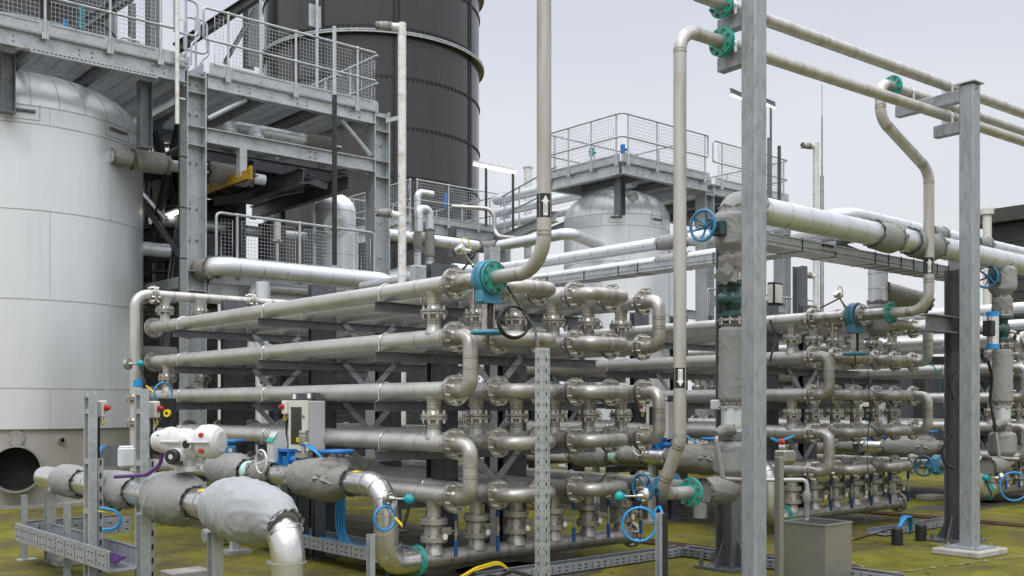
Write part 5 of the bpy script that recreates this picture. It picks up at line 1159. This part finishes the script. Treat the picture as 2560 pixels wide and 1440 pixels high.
# ---- dark building at the right edge
b0 = X(2466, 25, 0); bd = root('plant_building', b0, 'low dark green clad building at the right edge', 'building')
zt = zat(566, 25); m = MB(); m.box(b0+U*4-V*5+Z*zt/2, 4, 5, zt/2); m.build('wall', M['bldg'], bd)
m = MB()
for k in range(int(zt/.3)): m.box(b0-V*5-U*.012+Z*(.2+k*.3), .01, 5, .02)
struct(m.build('wall_ribs', M['dark'], bd), 'stuff')
m = MB(); m.box(b0+U*4-V*5+Z*(zt+.15), 4.3, 5.3, .13); m.box(b0+U*4-V*5+Z*(zt+.33), 4.15, 5.15, .05); m.build('roof', M['bldg'], bd)
m = MB(); c = P(2468, 560, 24.2); m.cyl(c-Z*3, c+Z*.3, .1, 14); m.cyl(c+Z*.22, c+Z*.36, .15, 14); tag(m.build('roof_cowl', M['cream']), 'small cream cowl just right of the capped box column', 'cowl')
for k in range(3):
    a = P(2400, 780+k*40, 19-k*.5); q_ = root('insulated_pipe', a, ('upper', 'middle', 'lower')[k]+' of three silver pipes passing level behind the capped box column', 'pipe', 'level silver pipes at the right'); clad(q_, [a+V*4, a-V*4], .1-.01*k, .2, .5)

# dark backing added for deep shade, and pipework, at ground level behind the near exchanger
w0 = X(335, 22.6, 0); en = root('dark_backing', w0, 'dark box added as deep shade below the lower floor, behind the nearest exchanger', 'enclosure')
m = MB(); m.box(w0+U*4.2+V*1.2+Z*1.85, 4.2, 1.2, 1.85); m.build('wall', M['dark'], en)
for i in range(4):
    m = MB(); m.box(w0+U*(1.2+1.9*i)-V*.02+Z*1.7, .5, .015, .8); 
    for k in range(12): m.box(w0+U*(1.2+1.9*i)-V*.045+Z*(.98+k*.13), .46, .012, .035, (U, (V+Z*.5).normalized(), (Z-V*.5).normalized()), 1)
    m.build('louvre', [M['dark'], M['galv_d']], en)
for px, Y, r_, zt, mt, lab in ((555, 17.2, .07, 3.4, 'white_p', 'left upright pale pipe behind the tubes of the nearest exchanger'), (655, 17.4, .11, 3.75, 'clad', 'upright clad pipe below the long clad pipe'), (745, 18.5, .08, 3.5, 'clad', 'right upright pale pipe behind the tubes of the nearest exchanger')):
    c = X(px, Y, 0); m = MB(); m.cyl(c, c+Z*zt, r_, 18); [m.lathe(c+Z*z, Z, [(-.01, r_+.003), (.01, r_+.003)], 18) for z in (.8, 1.6, 2.4, 3.1)]; tag(m.build('upright_pipe', M[mt]), lab, 'pipe', 'upright pipes in the shade')
m = MB(); a = X(-20, 70, 0); b = X(2620, 46, 0); m.bar(a+Z*1.2-Vector((30, 0, 0)), b+Z*1.2+Vector((25, -6, 0)), .2, 2.4); tag(m.build('boundary_wall', M['bldg']), 'long low dark wall far behind everything', 'wall')
# self closing gates on the left decks
for o, d, lab in ((PA+U*5.72+Z*ZD-V*.09, U, 'bent tube hoop at the right end of the long railing over the tank'), (CA+U*.02+Z*ZD-V*.1+V*.5, U, 'bent tube gate above the heavy column'), (CA-U*.5+Z*ZD+V*2.2, U, 'rear bent tube gate above the heavy column')):
    m = MB(); m.tube(fil([o+Z*.5, o+Z*1.1, o+d*.42+Z*1.1, o+d*.42+Z*.5, o+Z*.5, o+Z*.9], .1, 5), .021, 8); m.cyl(o+d*.21, o+d*.21+Z*1.15, .023, 8); m.tube(fil([o+d*.3, o+d*.3+Z*.35, o+d*.45+Z*.5, o+d*.45+Z*.8], .12, 5), .02, 8); tag(m.build('rail_gate', M['galv']), lab, 'gate', 'bent tube gates')

# more pipes and beams in the shade under the left decks
for k, (a, b, r_, mt, lab) in enumerate(((PB+V*2.6+Z*5.3, PB+V*2.6+U*3.4+Z*5.3, .11, 'clad', 'shaded clad pipe crossing high behind the hoop railing'), (PB+V*3.2+U*.4+Z*4.0, PB+V*3.2+U*.4+Z*6.2, .12, 'jacketd', 'shaded upright padded pipe behind the left end of the hoop railing'), (PB+V*3.3+U*2.2+Z*3.9, PB+V*3.3+U*2.2+Z*6.2, .15, 'galv_m', 'grey round pillar left of the small silver vessel'), (CA+V*1.8-U*1.5+Z*4.6, CA+V*1.8+U*.3+Z*4.6, .13, 'clad', 'shaded clad pipe between the largest tank and the heavy column'), (CA+V*1.5-U*1.5+Z*2.6, CA+V*1.5+U*.3+Z*2.6, .16, 'jacketd', 'shaded padded pipe low between the largest tank and the heavy column'))):
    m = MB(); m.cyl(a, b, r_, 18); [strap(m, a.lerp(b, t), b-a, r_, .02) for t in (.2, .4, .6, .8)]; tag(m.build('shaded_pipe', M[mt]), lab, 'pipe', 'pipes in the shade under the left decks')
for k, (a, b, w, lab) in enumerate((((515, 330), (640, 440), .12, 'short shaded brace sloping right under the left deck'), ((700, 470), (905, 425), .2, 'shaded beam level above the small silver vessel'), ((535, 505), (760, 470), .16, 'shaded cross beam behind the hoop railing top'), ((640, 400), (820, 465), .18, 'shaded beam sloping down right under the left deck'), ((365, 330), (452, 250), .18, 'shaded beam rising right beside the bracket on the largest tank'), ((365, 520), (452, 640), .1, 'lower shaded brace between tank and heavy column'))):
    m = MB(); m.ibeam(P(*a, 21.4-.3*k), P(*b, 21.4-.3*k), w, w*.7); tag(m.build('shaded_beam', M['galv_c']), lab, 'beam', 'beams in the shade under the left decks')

for px, Y, L, h, lab in ((1940, 27.5, 7.0, 3.0, 'dark low box added to close pale gaps behind the racks between the two box columns'),):  # dark backing added so the space between the tubes reads dark
    w0 = X(px, Y, 0); en = root('dark_backing', w0, lab, 'enclosure'); m = MB(); d = Vector((1, .12, 0)).normalized(); m.box(w0+d*L/2+Vector((0, 1, 0))+Z*h/2, L/2, .9, h/2, (d, d.cross(Z), Z)); m.build('wall', M['dark'], en)
    for i in range(5):
        m = MB(); c = w0+d*(.7+1.35*i)+Vector((0, .05, 0))+Z*1.6; m.box(c, .5, .03, .9, (d, d.cross(Z), Z)); m.build('door', M['galv_d'], en)
# ================================================================ low trays, drains, cables and litter on the ground
def lowtray(pts, z, h, w, label, cables, feet=True):
    rt = root('low_cable_tray', Vector(pts[0]), label, 'cable tray', 'low cable trays')
    for p, q in zip(pts, pts[1:]):
        p, q = Vector(p), Vector(q); d = (q-p).normalized(); s_ = d.cross(Z); L = (q-p).length; m = MB()
        m.box((p+q)/2+Z*(z-h/2), L/2-.02, w/2, .003, (d, s_, Z))
        for sg in (-1, 1):
            m.box((p+q)/2+s_*sg*w/2+Z*z, L/2, .0025, h/2, (d, s_, Z))
            for e in (-1, 1): m.box((p+q)/2+s_*sg*(w/2-.008)+Z*(z+e*h/2), L/2, .01, .004, (d, s_, Z))
            n = int(L/.09)
            for i in range(n):
                for dz in (-.25, .2): m.box(p+d*(i+.5)*L/n+s_*sg*(w/2+.0032)+Z*(z+h*dz), .016 if i % 3 else .004, .001, .006 if i % 3 else h*.18, (d, s_, Z), 1)
        m.build('tray_body', [M['galv_p'], M['gap']], rt)
        if feet:
            for t in (.15, .85):
                c = p.lerp(q, t); m = MB(); m.bar(c, c+Z*(z-h/2-.004), .05, .05, d); m.build('foot', M['galv_d'], rt)
    for k, (mt, n) in enumerate(cables):
        m = MB()
        for i in range(n):
            off = (-.36+.72*((i+.5)/n))*w*.45+(k-.5*(len(cables)-1))*w*.3; pp = []
            for p, q in zip(pts, pts[1:]):
                d = (Vector(q)-Vector(p)).normalized(); s_ = d.cross(Z)
                pp += [Vector(p)+d*.15+s_*off+Z*(z-h*.2+.012*i), Vector(q)-d*.15+s_*off+Z*(z-h*.2+.012*i)]
            m.tube(fil(pp, .1, 4), .011, 6)
        m.build('cables', M[mt], rt)
    return rt
k0 = X(76, 10.75, 0)
lowtray([k0-V*2.75, k0, k0+U*1.0], .34, .17, .3, 'slotted cable tray with purple cables at the lower left', [('purple', 4)], False)
k1 = L2(3.2, 0)+U*.42
lowtray([k1, k1-V*3.1], .22, .12, .36, 'cable tray with blue and purple cables below the big brown-grey jacket', [('hose', 5), ('purple', 4)])
lowtray([Q(.2, -.05, 0), Q(3.1, -.05, 0), Q(3.1, -2.6, 0)], .06, .08, .2, 'low slotted steel rail along the foot of the nearest exchanger', [('black', 2)], False)
lowtray([Q(.6, -1.0, 0), Q(.6, -2.3, 0)], .05, .06, .12, 'short low steel rail on the moss right of the perforated post', [], False)
m = MB()
for k in range(4): t = L2(1.2+k*.05, 0)+U*.3; m.tube(fil([t+Z*.75, t+Z*.35, t-V*.2+Z*.22, t-V*.9+Z*.22], .2), .013, 8)
tag(m.build('blue_cables', M['hose']), 'bunch of blue cables dropping below the big brown-grey jacket', 'cable')
def drain(a, b, w, label):
    a = Vector(a); b = Vector(b); d = (b-a).normalized(); s_ = d.cross(Z); L = (b-a).length; m = MB()
    m.box((a+b)/2+Z*.003, L/2, w/2, .003, (d, s_, Z), 1)
    n = int(L/.045)
    for i in range(n+1): m.box(a+d*L*i/n+Z*.012, .007, w/2, .006, (d, s_, Z))
    for e in (-1, -.33, .33, 1): m.box((a+b)/2+s_*e*w/2+Z*.0135, L/2, .008, .007, (d, s_, Z))
    tag(m.build('drain_grating', [M['rust'], M['gap']]), label, 'drain', 'rusty drain gratings')
def GR(px, py): Y = H*F/(py-HOR); return Vector(((px-CX)/F*Y, Y, 0))
g1 = GR(1940, 1398); drain(g1-V*.9, g1+V*2.2, .3, 'rusty drain grating behind the open stainless box')
g1 = GR(2380, 1300); drain(g1-V*2.5, g1+V*2.0, .3, 'rusty drain grating at the far right, beyond the capped column')
g1 = GR(1240, 1262); drain(g1-V*1.0, g1+V*3.0, .3, 'rusty drain grating under the nearest exchanger')
for (px, py, s_, lab) in ((175, 1412, .16, 'small concrete pad by the short left post'), (465, 1445, .2, 'concrete block at the bottom edge below the nearest padded pipe'), (2105, 1158, .3, 'far pale concrete pad between the box columns'), (2330, 1248, .25, 'pale concrete pad left of the capped box column')):
    c = GR(px, py); m = MB(); m.bbox(c+Z*.04, s_, s_*.7, .04, bev=.01); tag(m.build('concrete_pad', M['conc']), lab, 'pad', 'concrete pads')
# black ducts with cables beside the far column
for px, lab in ((2243, 'left of two black ribbed duct ends standing on the moss'), (2302, 'right of two black ribbed duct ends standing on the moss')):
    c = GR(px, 1362 if px < 2300 else 1352); m = MB(); m.lathe(c, Z, [(z*.02, .062+(.008 if z % 2 else 0)) for z in range(0, 11)]+[(.2, 0)], 18, 0, False); tag(m.build('duct_end', M['black']), lab, 'duct', 'black duct ends')
m = MB(); a = GR(2243, 1362)+Z*.18
for k in range(3): m.tube(fil([a, a+Z*.03+U*.05, a+U*.22+Z*.13+V*.03*k, a+U*.36+Z*.13+V*.03*k, a+U*.5+V*.1-Z*.1], .1), .012, 8)
tag(m.build('blue_cables', M['hose']), 'blue cables arching out of the black ribbed ducts', 'cable')
m = MB()
for k in range(3): m.tube(fil([a, a-V*.0-U*.1+Z*.02, a+V*.4-U*(.2+.1*k)-Z*.14, a+V*1.2-U*.1+V*.1*k-Z*.16], .2), .008, 6, 1 if k == 0 else 0)
tag(m.build('loose_cables', [M['black'], M['yellow']]), 'loose cables lying left of the black ribbed ducts', 'cable')
lowtray([GR(2190, 1340), GR(2190, 1340)+U*2.2], .05, .06, .25, 'dark low rail behind the black ribbed ducts', [('black', 3)], False)
# cables at the bottom of the picture
b_ = GR(1230, 1452)
for k, (mt, lab) in enumerate((('yellow', 'yellow cable arching low at the bottom edge left of the perforated post'), ('black', 'black cables arching low at the bottom edge left of the perforated post'))):
    m = MB()
    for j in range(2): m.tube(fil([b_-U*.5+Z*(.0+.03*j)-V*.1*k, b_-U*.2+Z*(.12-.03*k+.02*j), b_+U*.1+Z*(.16-.04*k+.02*j), b_+U*.28+Z*.0], .2), .013, 8)
    tag(m.build('loose_cables', M[mt]), lab, 'cable')
m = MB()
for k in range(9):
    x = random.uniform(-.1, .5); m.tube(fil([Q(x-.25, .05-.1*k*.3, .03), Q(x, -.1-.02*k, .06+.01*k), Q(x+.3, -.12-.03*k, .02)], .1), .012, 6)
tag(m.build('loose_cables', M['black']), 'heap of black cables at the foot of the nearest exchanger', 'cable')
# cable loop from the gate valve to the perforated post
c = P(1283, 806, 8.75); m = MB(); m.torus(c, (.3, -1, .1), .137, .012, 36, 8); m.torus(c+Vector((.01, -.02, .004)), (.32, -1, .05), .132, .011, 36, 8)
m.tube(fil([P(1268, 715, 8.85), P(1312, 785, 8.75), P(1338, 820, 8.6), P(1345, 872, 6.95)], .2), .011, 8); tag(m.build('cable', M['black']), 'black cable with a coil, hanging from the nearest gate valve to the perforated post', 'cable')
# temperature transmitters on the spool pipes
for O, lab in ((Vector((0, 0, 0)), 'silver headed transmitter leaning out of the nearest gate valve spool'), (U*PER-V*.15, 'silver headed transmitter on the second gate valve spool')):
    r_ = root('transmitter', O+Q(0, -.3, RW[0]+.1), lab, 'transmitter', 'silver headed transmitters'); b = O+Q(0, -.32, RW[0]+.07); d = (-U*.75+Z*.8+V*.15).normalized()
    m = MB(); m.lathe(b, d, [(0, .018), (.08, .018), (.09, .012), (.18, .011), (.2, .018), (.22, .018)], 12); m.lathe(b+Vector((.02, -.06, -.02)), (.2, -1, .5), [(0, .03), (.003, .03), (.003, 0)], 14); m.build('stem', M['flange'], r_)
    m = MB(); h_ = b+d*.25; m.lathe(h_-d*.03, d, [(0, .02), (.02, .045), (.06, .048), (.07, .04), (.07, 0)], 18); m.cyl(h_+U*.02, h_+U*.1, .02, 10); m.build('head', M['strap'], r_)
    m = MB(); m.tube(fil([h_+U*.1, h_+U*.25+V*.1, h_+U*.4+V*.5-Z*.1], .1), .01, 8); m.tube(fil([h_+Z*.03, h_+Z*.12+U*.02, h_+Z*.1+U*.09, h_+U*.12+Z*.02], .05), .006, 6, 1); m.build('cable', [M['black'], M['yellow']], r_)
# hoses and cables on the near ladder posts
for (pts, mt, r_, lab) in (([P(300, 1192, 9.6), P(280, 1215, 9.55), P(272, 1270, 9.5), P(300, 1280, 9.45), P(318, 1230, 9.4), P(330, 1195, 9.4)], 'black', .014, 'black cable looping over the nearest insulated pipe between the ladder posts'),
        ([P(250, 1270, 9.1), P(290, 1275, 9.1), P(305, 1300, 9.1), P(290, 1322, 9.1), P(256, 1324, 9.1)], 'hose', .013, 'blue cable loop between the two ladder posts'),
        ([P(245, 1150, 9.3), P(250, 1120, 9.4), P(262, 1116, 9.6)], 'hose', .013, 'short blue cable behind the left ladder post'),
        ([P(245, 1278, 9.1), P(262, 1280, 9.1), P(280, 1290, 9.15), P(305, 1265, 9.3), P(326, 1200, 9.35)], 'yellow', .006, 'thin yellow cable between the ladder posts'),
        ([P(1925, 905, 11.8), P(1930, 880, 11.8), P(1945, 850, 11.9), P(1925, 800, 12)], 'black', .014, 'black cable right of the tallest box column'),
        ([P(2060, 607, 12.2), P(2110, 612, 12.4), P(2170, 635, 12.7), P(2200, 655, 12.9)], 'black', .016, 'black cable sagging onto the cable tray between the box columns'),
        ([P(2392, 925, 12.2), P(2370, 955, 12.2), P(2385, 1000, 12.2)], 'black', .014, 'black cable bent beside the capped box column'),
        ([P(2380, 1085, 12.1), P(2352, 1120, 12.1), P(2360, 1160, 12.1), P(2385, 1172, 12.1)], 'black', .018, 'black hose curving left of the capped box column above a blue wheel'),
        ([P(2470, 900, 13), P(2480, 940, 13.1), P(2475, 1000, 13.2), P(2490, 1080, 13.2)], 'black', .02, 'black cables along the right hand padded drop')):
    m = MB(); m.tube(fil(pts, .25, 6), r_, 8); tag(m.build('cable', M[mt]), lab, 'cable', 'loose cables and hoses')
m = MB(); c = P(316, 1143, 9.9); m.bbox(c, .07, .06, .1, bev=.02); m.bbox(c+Z*.09, .06, .05, .02, bev=.01); tag(m.build('valve_positioner', M['box']), 'pale positioner between the two ladder posts, above the nearest insulated pipe', 'positioner')
m = MB(); c = P(278, 1140, 10.6); m.box(c, .16, .008, .11); tag(m.build('sign_plate', M['galv_d']), 'dark blank plate between the two ladder posts', 'plate')
m = MB(); c = P(420, 1033, 11.9); m.lathe(c, (-.3, -1, 0), [(0, .045), (.03, .045), (.03, .018)], 20, 0); m.box(c+V*.03, .11, .012, .17, mi=1); tag(m.build('yellow_switch', [M['yellow'], M['black']]), 'round yellow switch on a black plate right of the right ladder post', 'switch')
m = MB(); m.tube(fil([P(405, 1045, 11.8), P(385, 1080, 11.8), P(400, 1100, 11.8), P(425, 1090, 11.8), P(430, 1050, 11.8)], .1), .013, 8); tag(m.build('cable', M['black']), 'black cable loop below the round yellow switch', 'cable')
m = MB(); c = P(345, 955, 13.4); m.cyl(c-Z*.06, c+Z*.03, .06, 16); m.cyl(c-Z*.18, c-Z*.06, .05, 16, 1); tag(m.build('pneumatic_actuator', [M['hose'], M['box']]), 'small actuator with a blue cap behind the right ladder post', 'actuator')
m = MB(); c = P(2482, 822, 13.3); m.cyl(c-Z*.2, c+Z*.16, .075, 18); m.cyl(c+Z*.16, c+Z*.22, .08, 18, 1); m.cyl(c-Z*.26, c-Z*.2, .08, 18, 1); m.bbox(c-U*.11, .06, .06, .1, mi=2); m.cyl(c+U*.09, c+U*.2, .03, 10); tag(m.build('pneumatic_actuator', [M['strap'], M['hose'], M['black']]), 'silver actuator with blue caps right of the capped box column', 'actuator')
sensor(P(2500, 1195, 13.2), Vector((-1, .1, 0)), 'teal headed sensor with a blue cable loop at the far right edge', P(2535, 1216, 13), (0, -1, 0), .18, rod=.14)
# jackets lying low
m = MB(); c = GR(560, 1362); jacket(m, [c+Z*.12-U*.25, c+Z*.16, c+Z*.12+U*.3], [.08, .13, .09], 0, 28, .12, 3); tag(m.build('spare_jacket', M['jacketb']), 'crumpled grey jacket lying on the moss behind the nearest padded pipe', 'jacket')
m = MB()
for k in range(70):
    px, py = random.choice([(random.uniform(0, 900), random.uniform(1280, 1440)), (random.uniform(1350, 2560), random.uniform(1290, 1440))]); c = GR(px, py); a = random.uniform(0, 6.28); e = Vector((math.cos(a), math.sin(a), .15)); f = e.cross(Z).normalized(); s_ = random.uniform(.02, .045)
    m.add([c+Z*.006-e*s_, c+f*s_*.5+Z*.016, c+e*s_+Z*.012, c-f*s_*.5+Z*.02], [(0, 1, 2), (0, 2, 3)])
struct(m.build('fallen_leaves', M['leaf']), 'stuff')

# slab joint with broken, pale edges, moss lumps, thin wires and small boxes
def crack(p, q, w, label, seed):
    random.seed(seed); p, q = Vector(p), Vector(q); d = (q-p).normalized(); s_ = d.cross(Z); n = int((q-p).length/.05); m = MB(); vs = []
    for i in range(n+1):
        o = p.lerp(q, i/n)+s_*random.uniform(-.02, .02); ww = w*random.uniform(.1, 1); vs += [o-s_*ww+Z*.005, o+s_*ww*random.uniform(.2, 1)+Z*.007]
    m.add(vs, [(2*i, 2*i+1, 2*i+3, 2*i+2) for i in range(n)]); ob = struct(m.build('slab_joint', M['joint'])); ob['label'] = label
crack(GR(2130, 1445), GR(2560, 1392), .035, 'broken pale slab edge', 3); crack(GR(1980, 1330), GR(2160, 1420), .02, 'pale slab edge', 4)
m = MB(); random.seed(11)
for k in range(900):
    px, py = random.choice([(random.uniform(-40, 1000), random.uniform(1275, 1460)), (random.uniform(1380, 2600), random.uniform(1290, 1460))]); c = GR(px, py); r_ = random.uniform(.006, .02); q = 6; vs = [c+Z*r_*.55]
    for j in range(q): t = 2*math.pi*j/q; e = Vector((math.cos(t), math.sin(t), 0))*r_*random.uniform(.7, 1.7); vs.append(c+e+Z*.001)
    m.add(vs, [(0, 1+j, 1+(j+1) % q) for j in range(q)], 0, True)
struct(m.build('moss_lumps', M['ground']), 'stuff')
for (pts, lab) in (([P(2290, 880, 12.9), P(2330, 905, 12.9), P(2345, 940, 12.9), P(2375, 880, 12.6), P(2400, 830, 12.4)], 'thin teal wire strung left of the capped box column'), ([P(2300, 905, 13), P(2340, 915, 12.9), P(2352, 960, 12.9), P(2348, 985, 12.9)], 'short dangling teal wire left of the capped box column'), ([P(2170, 920, 12.7), P(2175, 1020, 12.7), P(2168, 1120, 12.7), P(2172, 1240, 12.7), P(2160, 1330, 12.5)], 'thin dark wire hanging down in front of the second exchanger')):
    m = MB(); m.tube(fil(pts, .15, 5), .005, 5); tag(m.build('loose_wire', M['tealb'] if 'teal' in lab else M['black']), lab, 'wire', 'loose wires')
for (px, py, Y, w, h, mt, lab) in ((1938, 735, 12.6, .1, .14, 'black', 'black framed notice box right of the tallest box column'), (2145, 1120, 13.6, .05, .06, 'galv_d', 'small dark switch box low behind the second exchanger'), (1790, 1012, 10.1, .035, .05, 'box', 'small pale box on the dark column left of the padded drop'), (1062, 690, 12.9, .2, .12, 'galv', 'pale galvanised box behind the top tubes of the nearest exchanger')):
    c = P(px, py, Y); m = MB(); m.bbox(c, w, .05, h, bev=.01)
    if px == 1938: m.box(c-V*.052, w*.75, .002, h*.8, mi=1); m.box(c-U*.102, .002, .035, h*.8, mi=1)
    tag(m.build('small_box', [M[mt], M['paper']]), lab, 'box', 'small boxes')
m = MB(); c = P(1955, 1105, 10.2); m.lathe(c, (-.3, -1, .2), [(0, .032), (.04, .032), (.05, .012), (.05, 0)], 14); tag(m.build('red_cap', M['red']), 'red plastic cap above the slim stainless post', 'cap')
m = MB()
for k in range(3): m.tube(fil([P(1925, 1095, 10.2), P(1945, 1100+k*3, 10.2), P(1970, 1098-k*2, 10.2), P(1985, 1090, 10.2)], .05, 4), .008, 6)
tag(m.build('blue_cables', M['hose']), 'small bundle of blue cables above the slim stainless post', 'cable')

def patch(c, ru, rv, seed):  # flat dirt sheets that also paint shade on the ground under equipment
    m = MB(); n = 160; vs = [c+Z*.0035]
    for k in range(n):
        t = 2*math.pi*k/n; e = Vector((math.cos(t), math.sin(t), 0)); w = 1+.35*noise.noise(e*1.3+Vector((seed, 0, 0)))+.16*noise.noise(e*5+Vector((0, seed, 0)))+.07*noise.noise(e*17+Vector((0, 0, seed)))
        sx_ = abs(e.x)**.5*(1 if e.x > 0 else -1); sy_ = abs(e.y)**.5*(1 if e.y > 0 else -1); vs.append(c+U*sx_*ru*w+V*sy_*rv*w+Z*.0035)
    m.add(vs, [(0, 1+k, 1+(k+1) % n) for k in range(n)]); struct(m.build('dirt_shade_patch', M['dirt']))
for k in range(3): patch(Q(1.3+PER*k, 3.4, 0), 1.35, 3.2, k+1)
patch(GR(2420, 1265), 1.2, .5, 7); patch(GR(1250, 1420), .5, .25, 9); patch(L1(1.2, 0)+V*.6+U*.3, .3, .5, 12)
